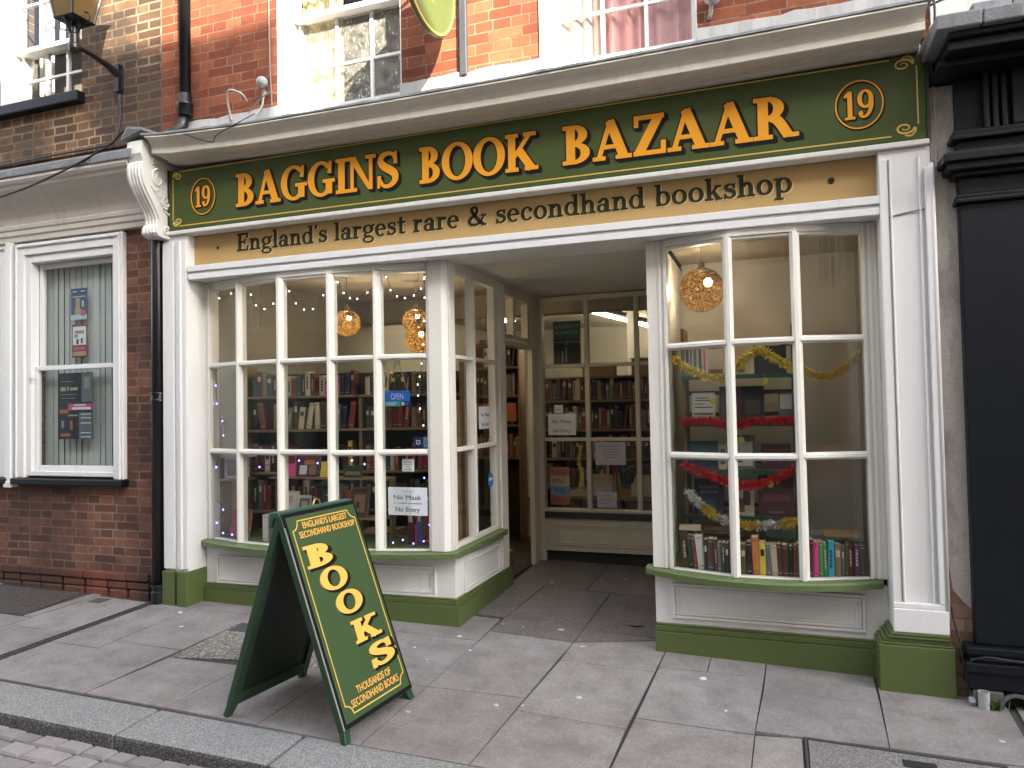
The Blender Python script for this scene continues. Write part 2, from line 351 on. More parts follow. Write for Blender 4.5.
def glyph_outlines(ch, grow=0):
    # list of (strip of left points, strip of right points) or polygons
    res = []
    for it in GL[ch][0]:
        k = it[0]
        if k == 'r':
            x0, y0, x1, y1 = it[1:]; res.append(('poly', [(x0-grow, y0-grow), (x1+grow, y0-grow), (x1+grow, y1+grow), (x0-grow, y1+grow)]))
        elif k == 'f':
            P = it[1]; cx = sum(p[0] for p in P)/len(P); cy = sum(p[1] for p in P)/len(P)
            res.append(('poly', [(p[0]+(grow if p[0] > cx else -grow), p[1]+(grow if p[1] > cy else -grow)) for p in P]))
        elif k == 'a':
            cx, cy, rx, ry, a0, a1, wv, wh = it[1:]; n = max(8, int(abs(a1-a0)/9))
            L, Rr = [], []
            for i in range(n+1):
                a = rad(a0+(a1-a0)*i/n); c, s = math.cos(a), math.sin(a)
                L.append((cx+(rx+grow)*c, cy+(ry+grow)*s)); Rr.append((cx+max(.001, rx-wv-grow)*c, cy+max(.001, ry-wh-grow)*s))
            res.append(('strip', L, Rr))
        elif k == 'c':
            P, w = it[1], it[2]; pts, tt = crom(P); L, Rr = [], []
            for i, p in enumerate(pts):
                q0, q1 = pts[max(i-1, 0)], pts[min(i+1, len(pts)-1)]
                dx, dy = q1[0]-q0[0], q1[1]-q0[1]; d = math.hypot(dx, dy) or 1
                if isinstance(w, (list, tuple)):
                    j = min(int(tt[i]), len(w)-2); ww = w[j]+(w[j+1]-w[j])*(tt[i]-j)
                else: ww = w
                ww = ww/2+grow; nx, ny = -dy/d, dx/d
                ex = 0
                if grow and i == 0: ex = -grow
                if grow and i == len(pts)-1: ex = grow
                L.append((p[0]+nx*ww+dx/d*ex, p[1]+ny*ww+dy/d*ex)); Rr.append((p[0]-nx*ww+dx/d*ex, p[1]-ny*ww+dy/d*ex))
            res.append(('strip', L, Rr))
    return res
def serif(body, M, h, width=None, depth=.003, grow=0, shift=(0, 0), sx=1.0, tracking=.03, slant=0, base=0.0, mb=None, only=None):
    adv = sum(GL[c][1]+tracking for c in body)-tracking
    kx = (width/adv) if width else h*sx
    mb = mb or MB(); x = 0
    for n, c in enumerate(body):
        for i, o in enumerate(glyph_outlines(c, grow)):
            z1 = depth + (i % 7)*.00022 + (n % 2)*.00012
            def P(p, z): return M @ Vector(((x+p[0]+shift[0]+slant*p[1])*kx, (p[1]+shift[1])*h, z))
            if o[0] == 'poly':
                a = [P(p, base) for p in o[1]]; b = [P(p, z1) for p in o[1]]; k = len(a)
                mb.add(a+b, [tuple(range(k-1, -1, -1)), tuple(range(k, 2*k))]+[(j, (j+1) % k, k+(j+1) % k, k+j) for j in range(k)])
            else:
                L, Rr = o[1], o[2]; rings = [[P(l, z1), P(r, z1), P(r, base), P(l, base)] for l, r in zip(L, Rr)]
                mb.sweep(rings, None)
        x += GL[c][1]+tracking
    return mb
def plane_xz(x, y, z, sx=1): # text plane facing the street (-Y)
    return Matrix(((1, 0, 0, x), (0, 0, -1, y), (0, 1, 0, z), (0, 0, 0, 1)))

# ================================================================== GROUND
def slab_mat():
    t = NT('paving_stone')
    at = t.n('ShaderNodeVertexColor', layer_name='tone')
    f = t.noise(120, 4, .7); m = t.noise(6, 6, .62); b = t.noise(1.3, 4, .6)
    c = t.ramp(m, [(.28, (.165, .150, .141)), (.5, (.255, .234, .222)), (.74, (.33, .307, .292))])
    c = t.mix(1, c, at.outputs['Color'], 'MULTIPLY')
    c = t.mix(t.math('MULTIPLY', t.ramp(f, [(.40, (0,)*3), (.62, (1,)*3)]), .5), c, (.105, .095, .09))
    f3 = t.noise(34, 5, .7); c = t.mix(t.math('MULTIPLY', t.ramp(f3, [(.5, (0,)*3), (.7, (1,)*3)]), .4), c, (.33, .305, .29))
    c = t.mix(t.math('MULTIPLY', t.ramp(b, [(.5, (0,)*3), (.72, (1,)*3)]), .35), c, (.12, .10, .095))
    vo = t.n('ShaderNodeTexVoronoi', i_Scale=5.2, feature='F1'); mp = t.n('ShaderNodeMapping'); t.l(t.coord(), mp.inputs[0])
    wv = t.n('ShaderNodeTexNoise', i_Scale=30.0); t.l(t.coord(), wv.inputs['Vector'])
    va = t.n('ShaderNodeVectorMath', operation='ADD'); sc = t.n('ShaderNodeVectorMath', operation='SCALE'); sc.inputs['Scale'].default_value = .03
    t.l(wv.outputs['Color'], sc.inputs[0]); t.l(mp.outputs[0], va.inputs[0]); t.l(sc.outputs[0], va.inputs[1]); t.l(va.outputs[0], vo.inputs['Vector'])
    sepc = t.n('ShaderNodeSeparateColor'); t.l(vo.outputs['Color'], sepc.inputs[0])
    size = t.math('MULTIPLY', t.math('SUBTRACT', sepc.outputs[0], .22), .155)
    gum = t.math('LESS_THAN', vo.outputs['Distance'], size)
    c = t.mix(t.math('MULTIPLY', gum, .85), c, t.mix(sepc.outputs[1], (.36, .35, .34), (.80, .79, .78)))
    v2 = t.n('ShaderNodeTexVoronoi', i_Scale=11.0); t.l(va.outputs[0], v2.inputs['Vector'])
    s2 = t.n('ShaderNodeSeparateColor'); t.l(v2.outputs['Color'], s2.inputs[0])
    dk = t.math('LESS_THAN', v2.outputs['Distance'], t.math('MULTIPLY', t.math('SUBTRACT', s2.outputs[1], .5), .2))
    c = t.mix(t.math('MULTIPLY', dk, .4), c, (.075, .07, .068))
    return t.done(c, t.math('ADD', t.math('MULTIPLY', m, .3), .52), t.bump(t.math('ADD', t.math('MULTIPLY', f, .4), t.math('MULTIPLY', m, 1.5)), .0022), spec=.35)
SLAB = slab_mat()
def speck(name, a, b, c, scale=220, rough=.85, bump=.004):
    t = NT(name); v = t.n('ShaderNodeTexVoronoi', i_Scale=scale); t.l(t.coord(), v.inputs['Vector'])
    sp = t.n('ShaderNodeSeparateColor'); t.l(v.outputs['Color'], sp.inputs[0]); m = t.noise(5, 5)
    col = t.ramp(sp.outputs[0], [(.1, a), (.55, b), (.95, c)])
    col = t.mix(t.math('MULTIPLY', m, .5), col, a)
    return t.done(col, rough, t.bump(t.math('SUBTRACT', 1, v.outputs['Distance']), bump), spec=.3)
GRAVEL = speck('exposed_aggregate', (.11, .098, .082), (.19, .172, .145), (.42, .39, .34), 95, .9, .004)
GRANITE = speck('granite_kerb', (.15, .15, .145), (.27, .27, .26), (.46, .455, .44), 260, .75, .003)
KERBDIRT = speck('kerb_grime', (.05, .046, .042), (.105, .098, .09), (.22, .21, .195), 160, .9, .006)
CONCRETE = speck('cast_concrete', (.13, .12, .115), (.2, .185, .175), (.34, .33, .31), 190, .85, .003)
SETT = None
def sett_mat():
    t = NT('stone_setts'); at = t.n('ShaderNodeVertexColor', layer_name='tone'); f = t.noise(70, 5, .7); m = t.noise(12, 4)
    c = t.mix(m, (.19, .175, .17), (.34, .315, .30)); c = t.mix(1, c, at.outputs['Color'], 'MULTIPLY'); c = t.mix(t.math('MULTIPLY', f, .35), c, (.09, .08, .08))
    return t.done(c, .75, t.bump(f, .003), spec=.35)
SETT = sett_mat()
JOINT = plain('joint_dirt', (.050, .045, .041), .95, 0, .4, 40)
ASPH = plain('street_base', (.055, .052, .05), .9, 0, .3, 60)

def tones(ob, cols): # one tone per polygon
    a = ob.data.color_attributes.new('tone', 'FLOAT_COLOR', 'CORNER'); i = 0
    for p in ob.data.polygons:
        for _ in p.loop_indices:
            a.data[i].color = (*cols[p.index], 1); i += 1

KY0, KY1 = -1.50, -1.80
base = MB()
def gp(X, Y, dz=0): return (X, Y, gz(X, Y)+dz)
base.add([gp(-60, -1.79, -.012), gp(60, -1.79, -.012), gp(60, 2.3, -.012), gp(-60, 2.3, -.012)], [(0, 1, 2, 3)])
pave_polys = []; pave_dim = []
def slab(pts, gap=.0028, dim=False):
    cx = sum(p[0] for p in pts)/len(pts); cy = sum(p[1] for p in pts)/len(pts)
    q = []
    n = len(pts)
    for i, p in enumerate(pts):
        d = Vector((cx-p[0], cy-p[1])); q.append((p[0]+math.copysign(min(gap*random.uniform(.7, 1.3), abs(d.x)), d.x), p[1]+math.copysign(min(gap*random.uniform(.7, 1.3), abs(d.y)), d.y)))
    pave_polys.append(q); pave_dim.append(dim)
def col_slabs(x0, x1, ys, x0b=None, x1b=None):
    for a, b in zip(ys, ys[1:]): slab([(x0, a), (x1, a), (x1, b), (x0, b)])
cx = [-4.45, -4.06, -3.53, -2.985, -2.415, -1.83, -1.27, -.70, -.12, .45, 1.02]
slab([(-4.45, -1.49), (-3.545, -1.49), (-3.53, -.82), (-4.06, -.82), (-4.053, -.957), (-4.45, -.957)])
slab([(-4.45, -.957), (-4.053, -.957), (-4.12, .3), (-4.45, .3)])
slab([(-4.06, -.82), (-3.53, -.81), (-3.53, -.105), (-4.098, -.117)]); slab([(-4.098, -.117), (-3.53, -.105), (-3.53, .35), (-4.12, .35)])
slab([(-3.545, -1.485), (-2.99, -1.487), (-2.975, -.90), (-3.51, -.93)])
slab([(-2.99, -1.487), (-2.42, -1.497), (-2.41, -.80), (-2.975, -.80), (-2.975, -.9)])
slab([(-3.53, -.255), (-2.99, -.25), (-2.99, .35), (-3.53, .35)]); slab([(-2.99, -.25), (-2.415, -.24), (-2.415, .35), (-2.99, .35)])
slab([(-2.42, -1.497), (-1.835, -1.515), (-1.83, -.827), (-2.41, -.82)]); slab([(-2.41, -.82), (-1.83, -.827), (-1.83, -.08), (-2.415, -.09)])
slab([(-2.415, -.09), (-1.83, -.08), (-1.85, .37), (-2.415, .37)])
slab([(-1.835, -1.515), (-1.295, -1.51), (-1.279, -.795), (-1.83, -.827)]); slab([(-1.83, -.827), (-1.279, -.795), (-1.262, -.2), (-1.83, -.23)]); slab([(-1.83, -.23), (-1.262, -.2), (-1.25, .075), (-1.83, .11)])
slab([(-1.295, -1.51), (-.715, -1.5), (-.715, -.968), (-1.278, -.943)]); slab([(-1.278, -.943), (-.715, -.968), (-.69, -.239), (-1.25, -.233)]); slab([(-1.25, -.233), (-.69, -.239), (-.67, .3), (-1.25, .075)])
slab([(-.715, -1.5), (-.15, -1.5), (-.137, -.836), (-.695, -.841)]); slab([(-.695, -.841), (-.137, -.836), (-.105, -.135), (-.68, -.165)])
slab([(-.68, -.165), (-.409, -.15), (-.406, .3), (-.67, .3)]); slab([(-.409, -.15), (-.105, -.135), (-.09, .3), (-.406, .3)])
slab([(-.15, -1.5), (.07, -1.5), (.07, -.80), (-.137, -.836)]); slab([(-.137, -.80), (.435, -.775), (.455, -.295), (-.107, -.30)]); slab([(-.107, -.30), (.455, -.295), (.47, .3), (-.09, .3)])
slab([(.435, -.775), (1.02, -.765), (1.05, -.05), (.47, -.06)]); slab([(.88, -1.5), (1.45, -1.5), (1.45, -.765), (.88, -.775)])
slab([(1.05, -.765), (1.62, -.765), (1.62, -.03), (1.09, -.03)])
for k in range(12):
    x = 1.45+.57*k if k else 1.45
    j = random.uniform(-.2, .2)
    slab([(x, -1.5), (x+.57, -1.5), (x+.57, -.765+j*.3), (x, -.765+j*.3)]); slab([(x+.17, -.765+j*.3), (x+.74, -.765+j*.3), (x+.74, .05), (x+.17, .05)]) if k else None
# left of the drain
slab([(-5.04, -1.49), (-4.53, -1.49), (-4.53, -.80), (-5.04, -.80)]); slab([(-5.04, -.80), (-4.53, -.80), (-4.53, -.10), (-5.04, -.09)])
slab([(-5.61, -1.49), (-5.05, -1.49), (-5.05, -.64), (-5.61, -.64)]); slab([(-5.14, -.63), (-5.05, -.63), (-5.05, .02), (-5.14, .02)])
slab([(-6.3, -1.49), (-5.62, -1.49), (-5.62, -.64), (-6.3, -.64)])
for k in range(14):
    x = -6.31-.57*k
    slab([(x-.57, -1.49), (x, -1.49), (x, -.70), (x-.57, -.70)]); slab([(x-.4, -.70), (x+.17, -.70), (x+.17, .05), (x-.4, .05)])
# brown porch floor stones, tone also darkened for the shade of the recess
slab([(-2.09, .42), (-1.83, .40), (-1.80, 1.25), (-2.09, 1.25)], dim=True); slab([(-1.83, .40), (-1.25, .35), (-1.25, 1.2), (-1.80, 1.25)], dim=True); slab([(-1.25, .35), (-.7, .31), (-.7, 1.2), (-1.25, 1.2)], dim=True)
slab([(-2.09, 1.25), (-1.45, 1.23), (-1.45, 2.1), (-2.09, 2.1)], dim=True); slab([(-1.45, 1.23), (-.7, 1.2), (-.7, 2.1), (-1.45, 2.1)], dim=True)
slab([(-1.83, .11), (-1.25, .08), (-1.25, .35), (-1.83, .40)], dim=True); slab([(-1.25, .08), (-.72, .3), (-1.25, .35)], dim=True)
pv = MB(); tn = []
for q, dim in zip(pave_polys, pave_dim):
    dz = random.uniform(-.0012, .0012); tx, ty = random.uniform(-.002, .002), random.uniform(-.002, .002)
    mx = sum(p[0] for p in q)/len(q); my = sum(p[1] for p in q)/len(q)
    top = [(x, y, gz(x, y)+dz+tx*(x-mx)+ty*(y-my)) for x, y in q]; n = len(q)
    bot = [(x, y, gz(x, y)-.011) for x, y in q]
    ar = sum(top[i][0]*top[(i+1) % n][1]-top[(i+1) % n][0]*top[i][1] for i in range(n))
    if ar < 0: top.reverse(); bot.reverse()
    pv.add(bot+top, [tuple(range(n, 2*n))]+[(i, (i+1) % n, n+(i+1) % n, n+i) for i in range(n)])
    r = random.uniform(.93, 1.08)*(.48 if dim else 1); w = random.uniform(-.01, .03)+(.05 if dim else 0)
    tn += [(r*(1+w), r, r*(1-w*.5))]*(n+1)
pv.mat(1); nb = len(pv.f); pv.add(base.v, base.f); tn += [(1, 1, 1)]*(len(pv.f)-nb)
po = pv.build('pavement', [SLAB, JOINT], fix=False); tones(po, tn); tag(po, 'grey paving slabs with chewing gum spots along the shopfronts', kind='structure')
# gravelly repair in the pavement
m = MB(); q = [(-3.505, -.925), (-2.98, -.80), (-2.42, -.795), (-2.42, -.25), (-3.525, -.262)]
m.prism([gp(x, y, -.010) for x, y in q], (0, 0, .0085)); tag(m.build('pavement_patch', GRAVEL), 'patch of stony exposed aggregate in the pavement under the sandwich board', kind='structure')
m = MB(); m.prism([gp(x, y, -.0012) for x, y in ((-3.50, -.43), (-3.28, -.40), (-3.27, -.27), (-3.515, -.275))], (0, 0, .0028)); tag(m.build('tarmac_patch', speck('dark_tarmac', (.05, .047, .045), (.075, .07, .068), (.14, .13, .125), 150, .9, .003)), 'small dark tarmac repair at the edge of the stony patch', kind='structure')
# kerb stones
kb = MB(); xs = [-14, -12.4, -11.1, -9.6, -8.3, -7.1, -5.6, -4.35, -3.0, -2.13, -1.05, .1, 1.2, 2.4, 3.6, 5, 8]
for a, b in zip(xs, xs[1:]):
    a += .004; b -= .004
    kb.hexa([gp(a, KY1-.015, -.2), gp(b, KY1-.015, -.2), gp(b, KY0-.004, -.2), gp(a, KY0-.004, -.2)], [gp(a, KY1+random.uniform(0, .008), .001), gp(b, KY1+random.uniform(0, .008), .001), gp(b, KY0-.006, .002), gp(a, KY0-.006, .002)])
for _i in range(2, len(kb.mi), 6): kb.mi[_i] = 1
tag(kb.build('kerb', [GRANITE, KERBDIRT], bev=.018), kind='structure')
# road: setts by the kerb, street beyond
RDZ = -.060
rd = MB(); rtn = []
sz = []
y = KY1-.022
row = 0
def rz(X, Y): return gz(X, KY1)+RDZ+(.012 if Y > -2.2 else .012-(.02*(min(2.5, -2.2-Y))))
rows = []
while y > -3.4:
    wv = .088 if row == 0 else random.uniform(.095, .125); rows.append((y, y-wv)); y -= wv+.012; row += 1
for ri, (ya, yb) in enumerate(rows):
    x = -6.2+random.uniform(0, .1)
    while x < 2.5:
        L = random.uniform(.10, .15) if ri == 0 else random.uniform(.13, .22); x2 = x+L
        i = .007; dz = random.uniform(-.005, .005); k = random.uniform(-.004, .004)
        A = [(x, ya), (x2, ya+k), (x2+k, yb), (x, yb-k)]
        cxx, cyy = (x+x2)/2, (ya+yb)/2
        def ring(f, d): return [(cxx+(p[0]-cxx)*f, cyy+(p[1]-cyy)*f, rz(*p)+d+dz) for p in A]
        r0, r1, r2 = ring(1, -.045), ring(.985, -.012), ring(.84, .0)
        o = len(rd.f)
        rd.sweep([r0[::-1], r1[::-1], r2[::-1]], None, caps=False); rd.add([r2[0], r2[1], r2[2], r2[3]], [(0, 3, 2, 1)])
        t = random.uniform(.75, 1.2); ww = random.uniform(-.02, .035); rtn += [(t*(1+ww), t, t)]*(len(rd.f)-o)
        x = x2+random.uniform(.008, .016)
o = len(rd.f); rd.mat(1)
rd.add([(-60, -1.79, gz(-60, KY1)+RDZ-.02), (60, -1.79, gz(60, KY1)+RDZ-.02), (60, -3.4, gz(60, KY1)+RDZ-.045), (-60, -3.4, gz(-60, KY1)+RDZ-.045), (60, -12, gz(60, KY1)+RDZ-.045), (-60, -12, gz(-60, KY1)+RDZ-.045)], [(0, 1, 2, 3), (3, 2, 4, 5)])
rtn += [(1, 1, 1)]*2
ro = rd.build('road', [SETT, JOINT], smooth=False); tones(ro, rtn); tag(ro, kind='structure')
g = MB(); g.add([(-150, -150, -2.6), (150, -150, -2.6), (150, 150, -2.6), (-150, 150, -2.6)], [(0, 1, 2, 3)]); tag(g.build('ground', ASPH), kind='structure')
op = MB(); op.hexa([(-60, -9.6, -2), (60, -9.6, -2), (60, -7.6, -2), (-60, -7.6, -2)], [(-60, -9.6, 1.3), (60, -9.6, -1.35), (60, -7.6, -1.35), (-60, -7.6, 1.3)]); tag(op.build('far_pavement', CONCRETE), kind='structure')

# drain channel and covers
t = thing('drain_channel', (-4.49, -.7, .05), 'narrow slotted iron drain channel crossing the pavement to the downpipe', 'drain')
m = MB(); m.hexa([gp(-4.53, -1.49, -.011), gp(-4.455, -1.49, -.011), gp(-4.455, -.02, -.011), gp(-4.53, -.02, -.011)], [gp(-4.53, -1.49, -.006), gp(-4.455, -1.49, -.006), gp(-4.455, -.02, -.006), gp(-4.53, -.02, -.006)]); m.build('channel_bed', JOINT, t)
m = MB()
for x in (-4.527, -4.497, -4.467): m.hexa([gp(x, -1.485, -.004), gp(x+.009, -1.485, -.004), gp(x+.009, -.03, -.004), gp(x, -.03, -.004)], [gp(x, -1.485, .002), gp(x+.009, -1.485, .002), gp(x+.009, -.03, .002), gp(x, -.03, .002)])
for k in range(49):
    y = -1.48+k*.03; m.hexa([gp(-4.517, y, -.005), gp(-4.468, y, -.005), gp(-4.468, y+.012, -.005), gp(-4.517, y+.012, -.005)], [gp(-4.517, y, .0005), gp(-4.468, y, .0005), gp(-4.468, y+.012, .0005), gp(-4.517, y+.012, .0005)])
m.build('grating', plain('worn_iron', (.075, .068, .062), .55, .3, .4, 30), t)
OLDIRON = plain('rusty_cast_iron', (.085, .068, .06), .7, .2, .4, 25)
t = thing('manhole_cover', (-5.45, -.36, .07), 'ribbed cast iron coal cover set in paving below the sash window', 'cover')
m = MB(); c0 = [(-5.58, -.63), (-5.15, -.61), (-5.24, -.06), (-5.78, -.10)]
m.prism([gp(x, y, -.011) for x, y in c0], (0, 0, .010)); m.build('plate', OLDIRON, t)
m = MB()
for k in range(12):
    f = (k+.5)/12; a = Vector((-5.58+(-5.78+5.58)*f, -.63+(.53)*f)); b = Vector((-5.15+(-5.24+5.15)*f, -.61+(.55)*f))
    for s in range(9):
        p = a.lerp(b, (s+.5)/9); m.box(p.x-.017, p.y-.008, gz(p.x, p.y)-.003, p.x+.017, p.y+.008, gz(p.x, p.y)+.004)
m.build('ribs', OLDIRON, t)
t = tag(MB().prism([gp(*q, -.011) for q in ((-4.99, -.24), (-4.86, -.235), (-4.86, -.12), (-4.99, -.13))], (0, 0, .013)).build('stopcock_cover', OLDIRON, bev=.003), 'small square iron stopcock cover in the pavement by the downpipe', 'cover')
t = thing('access_cover', (.47, -1.1, -.06), 'large concrete filled access cover with a steel frame in the pavement', 'cover')
m = MB(); m.hexa([gp(.095, -1.49, -.011), gp(.862, -1.49, -.011), gp(.862, -.808, -.011), gp(.095, -.808, -.011)], [gp(.095, -1.49, .0), gp(.862, -1.49, .0), gp(.862, -.808, .0), gp(.095, -.808, .0)]); m.build('concrete_infill', CONCRETE, t)
m = MB()
for a, b, c, d in ((.078, -1.49, .09, -.785), (.868, -1.49, .88, -.785), (.09, -.803, .868, -.785)):
    m.hexa([gp(a, b, -.01), gp(c, b, -.01), gp(c, d, -.01), gp(a, d, -.01)], [gp(a, b, .0025), gp(c, b, .0025), gp(c, d, .0025), gp(a, d, .0025)])
m.build('steel_frame', plain('worn_iron', (.075, .068, .062), .55, .3, .4, 30), t)
m = MB(); m.hexa([gp(.47, -.93, .0015), gp(.6, -.93, .0015), gp(.6, -.87, .0015), gp(.47, -.87, .0015)], [gp(.47, -.93, .004), gp(.6, -.93, .004), gp(.6, -.87, .004), gp(.47, -.87, .004)]); m.build('lifting_slot', IRON, t)

# ================================================================== BOOKSHOP BUILDING
shop = thing('bookshop_building', (-1.8, .1, 0), 'red brick shop with a white and green bookshop front and bowed windows', 'building')
WY = .10
def wall_pieces(m, x0, x1, z0, z1, y0, y1, holes):
    cuts = sorted(set([x0, x1]+[h[0] for h in holes]+[h[1] for h in holes]))
    for a, b in zip(cuts, cuts[1:]):
        if b-a < 1e-5: continue
        zz = z0
        for h in sorted([h for h in holes if h[0] <= a+1e-6 and h[1] >= b-1e-6], key=lambda h: h[2]):
            if h[2] > zz: m.box(a, y0, zz, b, y1, h[2])
            zz = h[3]
        if zz < z1: m.box(a, y0, zz, b, y1, z1)
UW1 = (-3.44, -2.42, 3.70, 5.6); UW2 = (-1.385, -.395, 3.70, 5.6)
m = MB(); wall_pieces(m, -4.56, .86, 3.50, 9.5, WY, WY+.35, [UW1, UW2]); m.build('brick_wall', BRICK_SHOP, shop)
m = MB(); m.box(-4.56, 6.5, 0, .86, 6.85, 9.5); m.box(-4.56, .45, 3.5, -4.25, 6.5, 9.5); m.box(.55, .45, 3.5, .86, 6.5, 9.5); m.build('rear_wall', BRICK_SHOP, shop)
m = MB(); m.prism([(-4.6, -.1, 9.5), (-4.6, 6.9, 9.5), (-4.6, 3.4, 12)], (5.5, 0, 0)); m.build('roof', plain('roof_tiles', (.12, .06, .045), .8), shop)
# white painted ledge under the brickwork
for a, b in ((-4.28, -3.45), (-2.42, -1.39), (-.39, .80)):
    n = max(2, int((b-a)/.21)); m = MB(); pts = []
    rings = []
    for k in range(n*3+1):
        x = a+(b-a)*k/(n*3); d = WY-.022-random.uniform(0, .006); zt = 3.775+random.uniform(-.008, .008); gap = .006 if k % 3 == 0 and 0 < k < n*3 else 0
        rings.append([Vector((x, d+gap, 3.60)), Vector((x, d+gap, zt-.006-gap)), Vector((x, d+.01, zt-gap)), Vector((x, WY-.0005, zt)), Vector((x, WY-.0005, 3.60))])
    m.sweep(rings, None).build('painted_ledge', paint('ledge_paint', (.46, .455, .44), .7, .2, .9, (.12, .1, .08), .002), shop)
def sash(parent, name, x0, x1, z0, z1, y, cols, zs, fw, bar, mats, dirt, part='sash_window', stile_label=None):
    # a sash window set in its opening; zs = heights of horizontal bars, rail heights thick
    m = MB(); m.box(x0, y, z0, x0+fw, y+.07, z1); m.box(x1-fw*.8, y, z0, x1, y+.07, z1); m.box(x0+fw, y+.001, z1-fw, x1-fw*.8, y+.069, z1); m.box(x0+fw, y+.001, z0, x1-fw*.8, y+.069, z0+fw*.8)
    fr = m.build(part, mats[0], parent, bev=.004)
    g = MB()
    for i in range(1, cols):
        xc = x0+fw+(x1-x0-fw*1.8)*i/cols; g.box(xc-bar/2, y+.02, z0+fw*.8, xc+bar/2, y+.05, z1-fw)
    for z, th in zs: g.box(x0+fw, y+.012 if th > .03 else y+.0225, z-th/2, x1-fw*.8, y+.058 if th > .03 else y+.0475, z+th/2)
    if cols > 1 or zs: g.build('glazing_bars', mats[0], fr, bev=.003)
    p = MB(); p.quad((x0+fw*.9, y+.034, z0+fw*.7), (x1-fw*.7, y+.034, z0+fw*.7), (x1-fw*.7, y+.034, z1-fw*.9), (x0+fw*.9, y+.034, z1-fw*.9)); p.build('panes', dirt, fr, fix=False)
    return fr
for (x0, x1, z0, z1), gl in ((UW1, GLASS_DIRTY), (UW2, GLASS_UP)):
    m = MB(); m.box(x0-.012, WY-.012, z0, x0+.002, WY+.19, z1); m.box(x1-.002, WY-.004, z0, x1+.004, WY+.19, z1); m.box(x0, WY+.09, z0, x0+.045, WY+.2, z1); m.box(x0+.002, WY-.01, z0-.06, x1-.002, WY+.2, z0+.02)
    m.build('window_reveal', WHITE, shop, bev=.003)
    sash(shop, 'sash', x0+.03, x1-.004, z0+.02, 4.52 if x0 < -2 else 4.50, WY+.17, 3, [(4.11, .022)], .05, .026, [WHITE], gl)
    sash(shop, 'sash', x0+.03, x1-.004, 4.46, z1, WY+.105, 3, [(4.75, .022), (5.15, .022)], .05, .026, [WHITE], GLASS_UP)
# rooms behind the upper windows
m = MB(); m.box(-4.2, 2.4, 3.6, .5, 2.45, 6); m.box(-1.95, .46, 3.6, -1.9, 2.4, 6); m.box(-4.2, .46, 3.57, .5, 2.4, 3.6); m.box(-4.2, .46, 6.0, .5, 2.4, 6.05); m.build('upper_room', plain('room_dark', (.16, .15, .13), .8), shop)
CURT = plain('pink_curtain', (.72, .40, .40), .85, 0, .2, 9); NETC = plain('net_curtain', (.58, .50, .24), .9, 0, .1, 9)
def drape(x0, x1, z0, z1, y, mat_, amp=.025, n=9, parent=shop, name='curtain'):
    m = MB(); pts = []
    N = n*6
    for k in range(N+1):
        f = k/N; pts.append((x0+(x1-x0)*f, y+amp*math.sin(f*n*6.28+.6*math.sin(f*9))+amp*.4*math.sin(f*n*2.3)))
    for (a, b) in zip(pts, pts[1:]): m.add([(a[0], a[1], z0), (b[0], b[1], z0), (b[0], b[1], z1), (a[0], a[1], z1), (a[0], a[1]+.004, z0), (b[0], b[1]+.004, z0), (b[0], b[1]+.004, z1), (a[0], a[1]+.004, z1)], [(0, 1, 2, 3), (7, 6, 5, 4)])
    return m.build(name, mat_, parent, fix=False, smooth=True)
tag(drape(-1.36, -1.03, 3.62, 5.5, .34, plain('pale_curtain', (.62, .5, .45), .85), .02, 4, None), 'pale curtain hanging at the left side of the right upper window', 'curtain')
tag(drape(-1.03, -.74, 3.62, 5.5, .36, CURT, .03, 3, None), 'folded pink curtain hanging in the middle of the right upper window', 'curtain')
tag(drape(-.73, -.40, 3.62, 5.5, .36, plain('mauve_curtain', (.62, .36, .38), .85), .02, 3, None), 'mauve curtain hanging at the right side of the right upper window', 'curtain')
tag(drape(-3.41, -3.05, 3.62, 5.5, .36, NETC, .012, 4, None), 'yellowed net curtain behind the grimy left panes above the sign', 'curtain')

# cornice: profile swept along a slightly sagging line
def sag(x):
    pts = [(-4.4, .062), (-4.1, .03), (-3.4, 0), (-2.2, -.008), (-1.4, -.008), (-.2, 0), (.8, .012)]
    for (a, za), (b, zb) in zip(pts, pts[1:]):
        if x <= b: f = (x-a)/(b-a); return za+(zb-za)*max(0, f)
    return pts[-1][1]
prof = [(.09, 3.565), (-.02, 3.53), (-.30, 3.475), (-.362, 3.468), (-.367, 3.454), (-.352, 3.449), (-.330, 3.442), (-.312, 3.430), (-.300, 3.414), (-.294, 3.398), (-.297, 3.392), (-.297, 3.358), (-.288, 3.353), (-.205, 3.355), (-.204, 3.350), (-.14, 3.350), (-.138, 3.338), (-.115, 3.336), (-.115, 3.335), (.09, 3.335)]
rings = []
N = 30
for k in range(N+1):
    x = -4.27+(.765+4.27)*k/N; rings.append([Vector((x, y, z+sag(x))) for y, z in prof])
MB().sweep(rings, None).build('cornice', CORN, shop)
m = MB()  # lead dressing on top of the cornice, ragged front edge
rings = []
for k in range(61):
    x = -4.30+(.79+4.30)*k/60; s = sag(x); j = random.uniform(0, .006)
    rings.append([Vector((x, y, z+s)) for y, z in ((.095, 3.60), (-.05, 3.552+j), (-.30, 3.492+j), (-.368-j, 3.481+j), (-.370-j, 3.469), (-.30, 3.478), (-.02, 3.534), (.095, 3.568))])
m.sweep(rings, None).build('lead_flashing', LEAD, shop)
